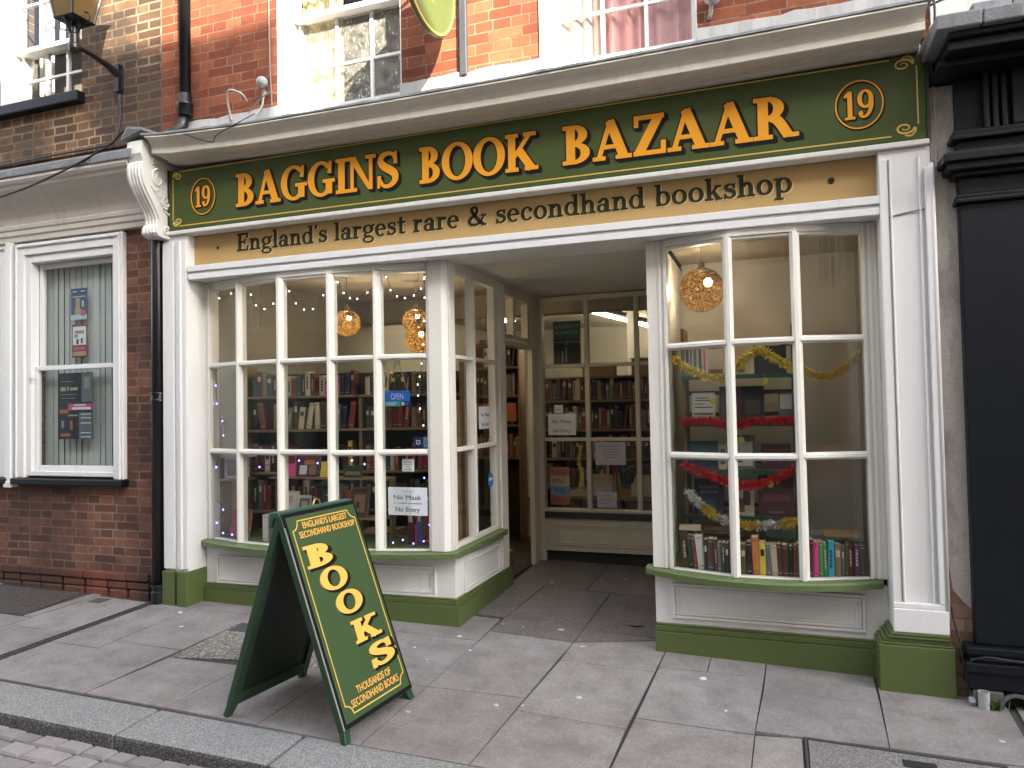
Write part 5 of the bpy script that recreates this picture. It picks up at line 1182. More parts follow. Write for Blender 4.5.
def flat_cover(cx, y, z, w, h, c, place, art=None, rotz=0, thick=.016, extra='', lean=12):
    # a book shown front cover out; cover art as thin raised panels
    m = MB(); t = .002
    m.box(-w/2, 0, 0, w/2, t, h); m.box(-w/2, thick-t, 0, w/2, thick, h); m.box(-w/2-.001, .0005, 0, -w/2+t, thick-.0005, h-.0005)
    m.mat(1).box(-w/2+t, t, .003, w/2-.004, thick-t, h-.003)
    mats = [cover(c), PAGES]
    for (a, b, cc, dd, colr) in (art or []):
        mt = cover(colr) if colr in PAL else MATS[colr]
        if mt not in mats: mats.append(mt)
        m.mat(mats.index(mt)).box(-w/2+a*w, -.0012-.0002*len(m.f)/60, b*h, -w/2+cc*w, .0, dd*h)
    o = m.build('book', mats, fix=False)
    o.matrix_world = Matrix.Translation((cx, y, z)) @ Matrix.Rotation(rotz, 4, 'Z') @ Matrix.Rotation(-rad(lean), 4, 'X')
    BOOKS.append((o, c, w, h, place, cx, extra)); return o

# ---- right window: the row on the ledge
ZL = .497
order = ['brown', 'dark green', 'red', 'white', 'black', 'brown', 'maroon', 'grey', 'dark green', 'black', 'maroon', 'tan', 'olive', 'black', 'orange', 'yellow', 'grey', 'cream', 'maroon', 'brown', 'black', 'rust', 'green', 'black', 'maroon', 'pink', 'green', 'green', 'turquoise', 'tan', 'grey', 'olive', 'maroon', 'purple', 'brown']
x = -.575; i = 0
hsv = [.185, .175, .175, .18, .16, .165, .165, .15, .15, .15, .165, .165, .15, .165, .19, .165, .155, .155, .16, .155, .15, .155, .165, .185, .185, .175, .175, .17, .18, .165, .155, .175, .16, .155, .15]
wsv = [.045, .028, .022, .045, .022, .038, .02, .022, .022, .022, .03, .032, .032, .032, .04, .034, .028, .034, .026, .034, .022, .02, .028, .036, .02, .028, .026, .022, .034, .036, .018, .022, .026, .034, .028]
for c, h, w in zip(order, hsv, wsv):
    yb = YR(min(.5, max(-.7, x)))+.085
    lean = {0: -.06, 1: -.06, 2: -.08, 3: -.10}.get(i, random.uniform(-.05, .0) if i < 20 else random.uniform(-.02, .02))
    h *= 1.13; w *= 1.03; book(x+w/2+.5*abs(lean)*h, yb, ZL+.003, w*.93, h, .12, c, 'right window ledge', lean); x += w*.985; i += 1
for (xx, yy, zz, w, d, h, c, lab) in ((.33, .13, .718, .19, .13, .024, 'tan', 'tan book lying flat across the upright books on the right window ledge'), (.19, .16, .716, .12, .11, .018, 'grey', 'grey paperback lying flat beside the tan book on the right window ledge'), (-.35, .17, .702, .26, .13, .022, 'brown', 'long brown book lying flat over the left end of the right window row'), (-.52, .16, .718, .13, .11, .02, 'cream', 'pale book lying flat on the leftmost books of the right window ledge'), (.0, .17, .698, .15, .12, .018, 'dark green', 'dark green book lying flat over the middle of the right window row')):
    m = MB(); m.box(-w/2, 0, 0, w/2, d, .003); m.box(-w/2, 0, h-.003, w/2, d, h); m.box(-w/2, -.002, 0, w/2, .001, h); m.mat(1).box(-w/2+.004, .001, .003, w/2-.004, d-.004, h-.003)
    o = m.build('book', [cover(c), PAGES], fix=False); o.matrix_world = Matrix.Translation((xx, yy, zz)) @ Matrix.Rotation(random.uniform(-.08, .12), 4, 'Z'); tag(o, lab, 'book', 'books lying flat on the right window row')

# ---- right window: green edged shelf unit
su = thing('display_shelves', (-.22, .8, .5), 'wooden display shelf unit with green shelf edges inside the right window', 'shelves')
SX0, SX1, SYF = -.578, .10, .58
m = MB()
for x in (SX0-.02, SX1): m.box(x, SYF+.02, .4955, x+.022, .84, 2.0)
for z in (.78, 1.08, 1.40, 1.55, 1.70, 1.87): m.box(SX0+.002, .842, z, SX1, .86, z+.028)
m.build('uprights', WOOD, su, bev=.003)
SHZ = [.735, 1.035, 1.35, 1.662]
m = MB()
for z in SHZ: m.box(SX0+.002, SYF, z, SX1-.001, .84, z+.018)
m.build('shelves', WOOD, su)
SHG = paint('shelf_edge_green', (.012, .10, .05), .6, .2, .2, (.01, .03, .02))
m = MB()
for z in SHZ: m.box(SX0-.018, SYF-.012, z-.012, SX1+.02, SYF-.0005, z+.0175)
m.build('green_edges', SHG, su)
cover_art = plain('art_skin', (.5, .36, .26), .6); plain('art_gold', (.55, .38, .08), .5)
P4 = ''
yF = SYF+.03
flat_cover(-.50, yF, SHZ[3]+.0185, .16, .21, 'white', 'green edged top shelf', [(.08, .1, .2, .9, 'purple'), (.25, .1, .33, .9, 'blue'), (.4, .1, .52, .9, 'grey'), (.6, .1, .72, .9, 'olive'), (.8, .1, .88, .9, 'pink'), (0, 0, 1, .09, 'grey')], .1, extra='striped')
flat_cover(-.23, yF+.02, SHZ[3]+.0185, .20, .24, 'cream', 'green edged top shelf', [(.1, .35, .62, .95, 'art_skin'), (.08, .05, .7, .32, 'tan'), (.9, .03, .96, .97, 'white')], 0, extra='portrait')
flat_cover(-.03, yF+.03, SHZ[3]+.0185, .20, .25, 'black', 'green edged top shelf', [(.1, .2, .5, .7, 'navy'), (.2, .75, .8, .8, 'cream')], 0)
flat_cover(-.46, yF, SHZ[2]+.0185, .15, .20, 'white', 'green edged second shelf', [(.15, .80, .75, .84, 'grey'), (.15, .72, .85, .75, 'black'), (.1, .48, .9, .51, 'black'), (.08, .24, .92, .31, 'grey'), (.1, .60, .5, .63, 'grey')], .06)
flat_cover(-.29, yF+.03, SHZ[2]+.0185, .14, .24, 'maroon', 'green edged second shelf', [(.1, .1, .35, .9, 'brown')], 0)
flat_cover(-.15, yF+.04, SHZ[2]+.0185, .15, .24, 'black', 'green edged second shelf', [(.2, .2, .8, .6, 'brown')], 0)
flat_cover(.06, yF+.03, SHZ[2]+.0185, .09, .20, 'grey', 'green edged second shelf', [(.1, .4, .9, .9, 'white')], 0)
flat_cover(-.47, yF+.02, SHZ[1]+.0185, .19, .19, 'teal', 'green edged third shelf', [(.05, .1, .95, .3, 'navy'), (.1, .5, .9, .8, 'teal')], 0)
flat_cover(-.345, yF, SHZ[1]+.0185, .05, .17, 'cream', 'green edged third shelf', [(.2, .2, .8, .8, 'olive')], 0)
flat_cover(-.22, yF+.02, SHZ[1]+.0185, .16, .23, 'grey', 'green edged third shelf', [(.1, .1, .9, .35, 'white'), (.1, .45, .9, .8, 'white'), (.3, .2, .5, .3, 'black')], 0)
flat_cover(-.01, yF+.02, SHZ[1]+.0185, .18, .17, 'maroon', 'green edged third shelf', [(.1, .7, .9, .8, 'rust'), (.3, .15, .8, .4, 'purple')], 0)
flat_cover(-.44, yF, SHZ[0]+.0185, .19, .24, 'navy', 'green edged bottom shelf', [(.15, .72, .85, .80, 'grey'), (.2, .58, .8, .66, 'grey'), (.1, .08, .7, .4, 'teal')], .05)
flat_cover(-.23, yF, SHZ[0]+.0185, .15, .22, 'cream', 'green edged bottom shelf', [(.1, .45, .3, .85, 'red'), (.35, .1, .6, .5, 'rust'), (.55, .3, .85, .75, 'maroon'), (.15, .1, .3, .3, 'rust')], 0)
b = flat_cover(-.02, yF, SHZ[0]+.0185, .22, .27, 'maroon', 'green edged bottom shelf', [(.04, .03, .96, .97, 'maroon'), (.12, .38, .88, .52, 'red'), (.35, .62, .65, .86, 'rust'), (.3, .08, .7, .12, 'tan')], -.05)
# tinsel -----------------------------------------------------------
def tinsel(name, pts, r, mats_, label, n=900, group='tinsel garlands in the right window'):
    P, _ = crom([tuple(p) for p in pts], 14); P = [Vector(p) for p in P]; m = MB(); n = int(n*2.6); rr = random.Random(len(P)+n)
    for k in range(n):
        f = rr.uniform(0, len(P)-1.001); i = int(f); c = P[i].lerp(P[i+1], f-i); d = Vector((rr.gauss(0, 1), rr.gauss(0, 1), rr.gauss(0, 1))).normalized()
        t = d.cross(Vector((rr.gauss(0, 1), rr.gauss(0, 1), rr.gauss(0, 1)))).normalized()*.0036; L = r*rr.uniform(.6, 1.15)
        m.mat(i*len(mats_)*3//len(P) % len(mats_) if len(mats_) > 1 else 0)
        e = c+d*L+Vector((0, 0, -.1*r)); m.add([c-t, c+t, e+t*.6, e-t*.6], [(0, 1, 2, 3)])
    m.mat(0).tube(P, .004, 5)
    return tag(m.build(name, mats_, fix=False), label, 'tinsel', group)
TG = plain('gold_tinsel_foil', (.92, .66, .10), .35, .3); TR = plain('red_tinsel_foil', (.88, .02, .03), .35, .3); TS = plain('silver_tinsel_foil', (.85, .86, .88), .35, .3)
tinsel('tinsel', [U(675, 359, .30), U(693, 371, .27), U(720, 379, .23), U(736, 366, .20), U(757, 350, .20), U(775, 358, .22), U(797, 370, .22)], .034, [TG], 'gold tinsel garland swagged across the left and middle panes of the right window')
tinsel('tinsel', [U(800, 368, .22), U(815, 375, .2), U(830, 375, .2), U(848, 365, .2), U(861, 352, .2)], .030, [TG], 'gold tinsel garland rising to the right edge of the right window')
tinsel('tinsel', [(SX0-.01, SYF-.03, SHZ[2]+.022), (-.42, SYF-.03, SHZ[2]+.03), (-.28, SYF-.035, SHZ[2]-.005), (-.13, SYF-.03, SHZ[2]+.025), (.10, SYF-.03, SHZ[2]+.03)], .036, [TR], 'red tinsel garland along the second green shelf of the right window')
tinsel('tinsel', [(SX0-.01, SYF-.03, SHZ[1]+.05), (-.44, SYF-.03, SHZ[1]-.005), (-.25, SYF-.04, SHZ[1]-.075), (-.10, SYF-.04, SHZ[1]-.06), (.08, SYF-.03, SHZ[1]+.02)], .036, [TR], 'red tinsel garland sagging below the third green shelf of the right window')
tinsel('tinsel', [U(689, 492, .5), U(705, 508, .48), U(724, 520, .45), U(748, 525, .42), U(772, 525, .42), U(796, 521, .42)], .038, [TS, TG], 'mixed gold and silver tinsel garland drooping above the row of books')
for px, py, c, lab in ((765, 381, 'yellow', 'small gold bauble hanging under the gold tinsel peak'), (770, 484, 'cream', 'gold disc hanging from the lower red tinsel'), (713, 401, 'yellow', 'round yellow price sticker card on the white book'), (741, 440, 'yellow', 'round yellow green tag on the third shelf')):
    p = U(px, py, SYF-.04); m = MB(); m.lathe(p, [(0, 0), (.022, .0), (.022, .004), (0, .004)], 18, (0, -1, 0)); m.tube([p+Vector((0, 0, .02)), p+Vector((0, .003, .05))], .0012, 5)
    for k in range(5):
        a = k*1.3; m.mat(1); m.lathe(p+Vector((.011*math.cos(a), -.004, .011*math.sin(a))), [(.0025, 0), (.0025, .0006), (0, .0007)], 6, (0, -1, 0)); m.mat(0)
    tag(m.build('tag_disc', [plain('tag_yellow', (.60, .50, .10), .4), cover('brown')]), lab, 'ornament')

# ---- left window: bookcase behind the glass
bc = thing('bookcase', (-3.1, .95, .52), 'wide dark wooden bookcase behind the left bow window', 'bookcase')
LX0, LX1, LY = -4.05, -2.28, .80
LZ = [.5225, .70, 1.005, 1.345, 1.615]
m = MB()
for z in LZ[1:]: m.box(LX0+.022, LY, z-.02, LX1-.02, LY+.22, z)
m.build('shelves', PALEWOOD, bc, bev=.002)
for q in ((LX0-.02, LY-.01, .5225, LX0+.0215, LY+.22, 1.86), (LX1-.0195, LY-.01, .5225, LX1+.02, LY+.22, 1.86), (-3.12, LY+.012, .5225, -3.095, LY+.22, 1.60)): MB().box(*q).build('upright', PALEWOOD, bc, bev=.002)
m = MB(); m.box(LX0-.02, LY+.2205, .5225, LX1+.02, LY+.235, 1.80); m.build('back_panel', plain('bookcase_back', (.022, .016, .012), .8), bc)
mute = ['maroon', 'brown', 'black', 'navy', 'dark green', 'grey', 'tan', 'red', 'olive', 'black', 'maroon', 'brown', 'cream', 'rust', 'teal']
bk = LY+.04
row(LX0+.05, -3.14, bk, LZ[4], 'top shelf of left bookcase', (.13, .20), (.028, .045), mute+['white', 'pink'])
row(-3.07, LX1-.05, bk, LZ[4], 'top shelf of left bookcase', (.13, .20), (.028, .045), mute+['teal'])
row(LX0+.05, -3.14, bk, LZ[3], 'second shelf of left bookcase', (.17, .23), (.03, .05), mute, gap_p=.1)
row(-3.07, LX1-.05, bk, LZ[3], 'second shelf of left bookcase', (.15, .22), (.028, .045), mute+['red', 'red', 'white'])
row(LX0+.05, -3.14, bk, LZ[2], 'third shelf of left bookcase', (.15, .24), (.03, .05), mute+['yellow', 'red'], gap_p=.15)
row(-3.07, LX1-.05, bk, LZ[2], 'third shelf of left bookcase', (.15, .24), (.03, .045), mute+['red'])
row(LX0+.05, -3.14, bk, LZ[1], 'fourth shelf of left bookcase', (.18, .24), (.03, .05), mute, gap_p=.1)
row(-3.07, LX1-.05, bk, LZ[1], 'fourth shelf of left bookcase', (.18, .24), (.03, .045), mute)
# the bookcase stands at an angle, its left end near the glass
ANG = Matrix.Translation((0, -.38, 0)) @ Matrix.Translation((LX0, LY, 0)) @ Matrix.Rotation(rad(17), 4, 'Z') @ Matrix.Translation((-LX0, -LY, 0))
bc.matrix_world = ANG @ Matrix.Translation(bc.location)
for b_ in BOOKS:
    if 'of left bookcase' in b_[4]: b_[0].matrix_world = ANG @ b_[0].matrix_basis
# things standing on the window ledge in front of it
PL = 'left window ledge'
flat_cover(-3.93, .20, .524, .16, .22, 'red', PL, [], .1, .03)
book(-3.62, .12, .5235, .05, .20, .15, 'white', PL); book(-3.57, .12, .5235, .035, .19, .15, 'grey', PL); book(-3.53, .12, .5235, .045, .20, .15, 'black', PL); book(-3.48, .12, .5235, .05, .21, .15, 'maroon', PL); book(-3.43, .12, .5235, .04, .17, .15, 'rust', PL)
flat_cover(-3.22, .10, .5235, .22, .19, 'grey', PL, [(.1, .1, .3, .3, 'white'), (.4, .2, .6, .5, 'black'), (.7, .6, .9, .9, 'white'), (.2, .6, .4, .8, 'black')], 0)
PS = 'left window stand'
# a low stepped display stand with face-out books
t = thing('display_stand', (-3.2, .5, .52), 'low stepped wooden display stand between the left window glass and bookcase', 'shelves')
SD = [(.70, .27), (.985, .33)]
m = MB()
for z, y in SD: m.box(-3.75, y, z-.016, -2.72, y+.16, z)
for x in (-3.75, -3.26, -2.735): m.box(x, .41, .5225, x+.015, .489, .969)
m.build('stand_shelves', PALEWOOD, t, bev=.002)
flat_cover(-3.42, .365, .9855, .19, .21, 'purple', 'upper step of left window stand', [(.03, .70, .97, .97, 'rust'), (.15, .74, .85, .92, 'purple'), (.1, .08, .45, .42, 'white'), (.55, .08, .9, .42, 'tan'), (.3, .45, .8, .62, 'orange')], 0)
flat_cover(-3.24, .365, .9855, .13, .12, 'yellow', 'upper step of left window stand', [(.1, .2, .9, .8, 'yellow')], 0)
flat_cover(-3.60, .365, .9855, .12, .10, 'pink', 'upper step of left window stand', [], 0)
flat_cover(-3.02, .365, .9855, .16, .09, 'dark green', 'upper step of left window stand', [(.1, .2, .9, .5, 'tan')], 0)
flat_cover(-3.56, .31, .7005, .16, .18, 'cream', 'lower step of left window stand', [(.1, .1, .9, .9, 'white'), (.2, .5, .7, .8, 'art_skin')], 0)
flat_cover(-3.42, .31, .7005, .13, .15, 'white', 'lower step of left window stand', [(.15, .15, .85, .85, 'grey'), (.3, .3, .7, .7, 'cream')], .03)
book(-3.325, .31, .7005, .05, .20, .14, 'maroon', 'lower step of left window stand', .05)
flat_cover(-3.20, .31, .7005, .18, .20, 'dark green', 'lower step of left window stand', [(.3, .75, .7, .79, 'art_gold'), (.5, .35, .75, .55, 'tan')], 0)
flat_cover(-3.045, .31, .7005, .045, .20, 'red', 'lower step of left window stand', [], 0)
flat_cover(-2.94, .31, .7005, .15, .22, 'brown', 'lower step of left window stand', [(.2, .15, .8, .75, 'tan'), (.3, .3, .5, .5, 'maroon'), (.1, .85, .9, .92, 'black')], 0)
# corner of the left window: tall volumes under the notice
for k, (c, w, h) in enumerate((('maroon', .05, .26), ('pink', .016, .24), ('blue', .038, .27), ('rust', .06, .27), ('black', .064, .265), ('brown', .04, .25))):
    x = -2.50+[0, .040, .07, .122, .188, .244][k]; book(x, .30, .5235, w, h, .16, c, 'left window ledge, corner')
m = MB(); m.box(-2.235, .30, .5225, -2.20, .72, 1.55); m.box(-2.33, .55, .5225, -2.236, .58, 1.45); tag(m.build('carved_board', WOOD, bev=.003), 'brown wooden upright board in the corner of the left window', 'board')
# grey box lamp and panel at the left end
m = MB(); m.box(-4.08, .22, .98, -3.93, .33, 1.14); m.mat(1).box(-4.05, .215, 1.0, -3.96, .2195, 1.12); m.mat(0).prism([(-4.12, .18, 1.141), (-3.88, .18, 1.141), (-3.88, .18, 1.155), (-4.0, .18, 1.19), (-4.12, .18, 1.16)], (0, .17, 0)); tag(m.build('model_house', [plain('pale_grey', (.45, .45, .46), .6), cover('grey')]), 'small pale grey model house standing at the left end of the left window', 'model')
t = thing('pedestal', (-4.0, .4, .52), 'narrow wooden pedestal under the grey model house in the left window', 'stand')
m = MB(); m.box(-4.10, .19, .96, -3.9, .36, .979); m.build('top', PALEWOOD, t); m = MB(); m.box(-4.03, .25, .5225, -3.97, .31, .9595); m.build('stem', PALEWOOD, t)

# ---- deeper in the shop
def bookcase(x0, x1, y, zs, ztop, label, place, hs, ws, cols, n, d=.2):
    t = thing('bookcase', ((x0+x1)/2, y, .07), label, 'bookcase'); m = MB()
    for z in zs: m.box(x0+.02, y, z-.025, x1-.02, y+d, z)
    m.build('shelves', WOOD, t); MB().box(x0, y-.005, .0705, x0+.0195, y+d, ztop).build('upright', WOOD, t); MB().box(x1-.0195, y-.005, .0705, x1, y+d, ztop).build('upright', WOOD, t); m = MB(); m.box(x0, y+d+.0005, .0705, x1, y+d+.015, ztop); m.build('back_panel', plain('bookcase_back', (.022, .016, .012), .8), t)
    for i, z in enumerate(zs): row(x0+.03, x1-.03, y+.03, z, ['top', 'second', 'third', 'fourth'][len(zs)-1-i]+' shelf of '+place, hs, ws, cols, .15, .06, .03, n)
bookcase(-3.15, -2.60, 3.05, [.95, 1.30, 1.62, 1.93], 2.25, 'tall wooden bookcase seen through the open shop doorway', 'doorway bookcase', (.19, .26), (.03, .05), mute+['tan', 'cream', 'white', 'tan'], 12)
bookcase(-2.45, -.45, 3.22, [.62, .93, 1.24, 1.55], 1.80, 'long dark bookcase standing across the shop behind the porch window', 'porch bookcase', (.17, .26), (.03, .055), mute+['tan', 'grey', 'brown', 'black'], 36)
t = thing('shop_table', (-1.4, 2.7, .07), 'brown table with piles of books just inside the porch window', 'table')
m = MB(); m.box(-2.0, 2.35, .60, -.8, 2.95, .635); m.build('tabletop', WOOD, t, bev=.004)
for x in (-1.96, -.88):
    for y in (2.4, 2.86): m = MB(); m.box(x, y, .0705, x+.05, y+.05, .5995); m.build('leg', WOOD, t)
for k, (x, y, w, c, n, lab) in enumerate(((-1.72, 2.42, .24, 'white', 1, 'white box of leaflets on the shop table behind the porch window'), (-1.30, 2.42, .26, 'cream', 1, 'cream box of papers on the shop table behind the porch window'))):
    m = MB(); m.box(x, y, .6355, x+w, y+.2, .75); m.mat(1)
    for j in range(5): m.box(x+.02, y+.02+.03*j, .7505, x+w-.02, y+.03+.03*j, .79+.008*j)
    tag(m.build('leaflet_box', [cover(c), PAGES], bev=.003), lab, 'box')
CARD = plain('cardboard', (.30, .18, .085), .85)
for (x, y, z, w, d, h, lab) in ((-1.95, 3.24, 1.8015, .34, .17, .13, 'cardboard box on top of the bookcase behind the porch window'), (-1.42, 3.24, 1.8015, .24, .17, .17, 'taller cardboard box on the bookcase behind the middle porch pane')):
    m = MB(); m.box(x, y, z, x+w, y+d, z+h); m.box(x-.02, y-.02, z+h+.001, x+w+.02, y+.02, z+h+.006, None); tag(m.build('cardboard_box', CARD, bev=.003), lab, 'box')
MB().box(-2.45, 3.2155, 1.78, -.45, 3.44, 1.80).build('bookcase_top', WOOD, [o for o in COL.objects if o.name.startswith('bookcase') and o.get('label', '').startswith('long dark')][0])
def orange_sign(): pass
m = MB(); m.box(-3.12, 3.0, 1.335, -2.63, 3.045, 1.53); tag(m.build('orange_panel', plain('orange_board', (.42, .11, .025), .6)), 'orange brown board fixed across the bookcase behind the doorway', 'board')
# fluorescent tubes
def tube_light(p, q, label, s=9):
    t = thing('strip_light', p, label, 'lamp'); p, q = Vector(p), Vector(q)
    MB().tube([p, q], .013, 10).build('tube', emit('tube_glow', (1, .86, .62), s), t)
    m = MB(); m.hexa([p+Vector((-.04, 0, .025)), p+Vector((.04, 0, .025)), q+Vector((.04, 0, .025)), q+Vector((-.04, 0, .025))], [p+Vector((-.03, 0, .06)), p+Vector((.03, 0, .06)), q+Vector((.03, 0, .06)), q+Vector((-.03, 0, .06))]); m.build('fitting', WHITE, t)
a = UX(591, 338, -2.35); tube_light((-2.1, 3.3, 2.575), (-1.62, 6.1, 2.575), 'long fluorescent strip light under the shop ceiling seen through the porch window', 13)
tube_light((-3.2, 2.95, 2.575), (-3.2, 4.6, 2.575), 'fluorescent strip light seen through the light above the doorway', 9)
# woven ball pendants
def wicker():
    t = NT('woven_cane'); a = t.n('ShaderNodeTexVoronoi', i_Scale=48.0, feature='DISTANCE_TO_EDGE'); t.l(t.coord(), a.inputs['Vector'])
    b = t.n('ShaderNodeTexVoronoi', i_Scale=74.0, feature='DISTANCE_TO_EDGE'); t.l(t.coord(), b.inputs['Vector'])
    hole = t.math('MULTIPLY', t.math('GREATER_THAN', a.outputs['Distance'], .075), t.math('GREATER_THAN', b.outputs['Distance'], .05))
    d = t.n('ShaderNodeBsdfDiffuse'); d.inputs[0].default_value = (.5, .5, .5, 1); tl = t.n('ShaderNodeBsdfTranslucent'); tl.inputs[0].default_value = (.5, .5, .5, 1)
    tone = t.ramp(t.noise(75, 3, .6), [(.36, (.004, .0018, .0006)), (.52, (.022, .012, .004)), (.66, (.075, .045, .015))]); t.l(tone, d.inputs[0]); t.l(tone, tl.inputs[0])
    m1 = t.n('ShaderNodeMixShader'); m1.inputs[0].default_value = .5; t.l(d.outputs[0], m1.inputs[1]); t.l(tl.outputs[0], m1.inputs[2])
    tr = t.n('ShaderNodeBsdfTransparent'); m2 = t.n('ShaderNodeMixShader'); t.l(t.math('MULTIPLY', hole, .8), m2.inputs[0]); t.l(m1.outputs[0], m2.inputs[1]); t.l(tr.outputs[0], m2.inputs[2])
    t.l(m2.outputs[0], t.out.inputs[0]); return t.m
WICK = wicker()
BULB = emit('bulb_glow', (1, .82, .55), 9)
def ball(p, r, ztop, label):
    t = thing('pendant_lamp', p, label, 'lamp', 'woven ball pendant lamps hanging in the bookshop')
    m = MB(); prof = [(r*math.sin(math.pi*k/20), -r*math.cos(math.pi*k/20)) for k in range(21)]; m.lathe(p, prof, 36)
    m.build('woven_shade', WICK, t, smooth=True)
    m = MB(); prof = [(r*.955*math.sin(math.pi*k/20), -r*.955*math.cos(math.pi*k/20)) for k in range(21)]; m.lathe(Vector(p), prof, 32); m.build('inner_weave', WICK, t, smooth=True).rotation_euler = (0, 0, 0)
    m = MB(); m.tube([Vector(p)+Vector((0, 0, r-.01)), Vector((p[0], p[1], ztop))], .0025, 6); m.lathe(Vector(p)+Vector((0, 0, r)), [(.02, -.02), (.022, .03), (.008, .05)], 10); m.build('cord', plain('flex_grey', (.2, .18, .15), .6), t)
    b = Vector(p)+Vector((.045, -.03, .045))*(r/.15); m = MB(); m.lathe(b, [(.2*r*math.sin(math.pi*k/10), -.2*r*math.cos(math.pi*k/10)) for k in range(11)], 14); m.build('bulb', BULB, t, smooth=True)
    ld = bpy.data.lights.new('lamp_light', 'POINT'); ld.energy = 5.5; ld.color = (1, .78, .52); ld.shadow_soft_size = .03
    lo = bpy.data.objects.new('lamp_light', ld); COL.objects.link(lo); lo.location = Vector(p)
def at_depth(px, py, dep): return CAM + sight(px, py)*dep
ball(at_depth(702, 290, 5.02), .150, 2.56, 'woven ball pendant lamp with glowing bulb in the right bow window')
ball(at_depth(347, 323, 6.2), .113, 2.65, 'woven ball pendant lamp hanging alone behind the fourth pane of the left window')
ball(at_depth(415.5, 321, 6.4), .112, 2.65, 'upper and farther of the two overlapping woven ball lamps in the left window')
ball(at_depth(419, 339, 5.9), .115, 2.65, 'lower and nearer of the two overlapping woven ball lamps in the left window')
for px, py in ((347, 277), (417, 269)):
    p = at_depth(px, py, 7.0); p.z = min(p.z, 2.64); t = thing('ceiling_spotlight', p, 'small ceiling spotlight glowing behind the %s top pane of the left window' % ('fourth' if px < 400 else 'fifth'), 'lamp')
    m = MB(); m.lathe(p, [(0, 0), (.05, .0), (.05, .006), (0, .006)], 16); m.build('lens', emit('spot_glow', (1, .8, .5), 5), t); m = MB(); m.lathe(p+Vector((0, 0, .0065)), [(.06, 0), (.06, .02), (0, .021)], 16); m.build('housing', WHITE, t)

# ---- string lights in the left window
LED = emit('led_white', (1, .95, .85), 1.1); LEDB = emit('led_blue', (.22, .16, 1), 1.5)
bm_ = MB(); bm_.lathe((0, 0, 0), [(0, -.005), (.004, -.002), (.004, .003), (0, .005)], 8); bulb_w = bm_.build('bulb', LED); bpy.data.objects.remove(bulb_w)
def string(label, pts, n, mat_, yref, r=.0022, size=1.05):
    P = [Vector(p) for p in crom([tuple(p) for p in pts], 10)[0]]; t = thing('string_lights', P[0], label, 'string lights')
    MB().tube(P, r, 5).build('wire', CABLE, t)
    me = None
    for k in range(n):
        f = (k+.5)/n*(len(P)-1); i = int(f); c = P[i].lerp(P[min(i+1, len(P)-1)], f-i)+Vector((0, -.006, -.008))
        if me is None:
            m = MB(); m.lathe((0, 0, 0), [(0, -.006*size), (.0045*size, -.003), (.0045*size, .003), (0, .006*size)], 8); o = m.build('bulb', mat_, t, at=True); me = o; o.matrix_parent_inverse = root_inv(t)
        else:
            o = me.copy(); COL.objects.link(o); o.parent = t; o.matrix_parent_inverse = root_inv(t)
        o.location = c
def LG(px, py, dy=.06):
    p = U(px, py, .1); y = YL(min(-2.15, max(-4.1, p.x)))+dy; return U(px, py, y)
string('dark wire string of white lights swagged across the tops of the left window panes', [LG(*q) for q in ((213, 285), (222, 298), (246, 284), (255, 303), (270, 307), (285, 286), (297, 303), (312, 309), (329, 286), (335, 277), (345, 293), (357, 298), (374, 286), (384, 272), (392, 291), (405, 297), (420, 290), (426, 272))], 30, LED, 0)
string('dark wire string of white lights hanging down the corner of the left window', [LG(*q) for q in ((424, 272), (425, 300), (424, 340), (421, 370), (418, 385), (420, 405), (425, 430))], 10, LED, 0)
string('string of blue lights hanging down the left end of the left window', [LG(*q) for q in ((213, 290), (214, 330), (216, 372), (217, 400), (224, 425), (222, 445), (216, 470), (214, 495), (224, 510), (214, 528), (224, 532), (236, 534))], 16, LEDB, 0, size=1.3)
string('string of blue lights along the middle of the left window shelves', [LG(*q, .3) for q in ((230, 462), (260, 466), (290, 459), (318, 462), (345, 458), (365, 463), (381, 460))], 9, LEDB, 0, size=1.3)
string('string of blue lights trailing over the books in the left window corner', [LG(*q, .12) for q in ((390, 544), (400, 538), (412, 542), (424, 540), (430, 520), (426, 490), (424, 470))], 7, LEDB, 0, size=1.2)

# ---- notices, posters, stickers
def flat(name, label, cat, x0, x1, z0, z1, y, base_m, art=(), texts=(), group=None, Mx=None, th=.003):
    w, h = x1-x0, z1-z0; t = thing(name, (x0, y, z0), label, cat, group)
    M = Mx or plane_xz(x0, y, z0)
    m = MB(); m.box(0, 0, -th, w, h, 0, M); m.build('sheet', base_m, t)
    for i, (a, b, c, d, mm) in enumerate(art):
        q = MB(); q.box(a*w, b*h, .00005, c*w, d*h, .0006+.0002*i, M); q.build('print', mm, t)
    for (body, a, b, hh, ww, mm) in texts:
        sans(body, M @ Matrix.Translation((a*w, b*h, .0006+.0002*len(art))), hh*h, ww*w if ww else None, .0008, .0).build('lettering', mm, t)
    return t
INK = plain('print_ink', (.05, .05, .06), .6); INKG = plain('print_grey', (.25, .25, .26), .6)
def glass_rect(px0, py0, px1, py1, dy=.03):
    a, b = U(px0, py0, .1), U(px1, py1, .1); y = YL((a.x+b.x)/2)+dy
    a, b = U(px0, py0, y), U(px1, py1, y); return a.x, b.x, min(a.z, b.z), max(a.z, b.z), y
NMT = [('Sorry, but', .36, .83, .07, .30, INKG), ('No Mask', .15, .56, .17, .70, INK), ('(or medical exemption)', .14, .41, .06, .72, INKG), ('No Entry', .19, .13, .17, .62, INK)]
flat('notice', 'white No Mask No Entry notice on the lower right pane of the left window', 'notice', *glass_rect(388, 487, 427.5, 516), PAPER, (), NMT)
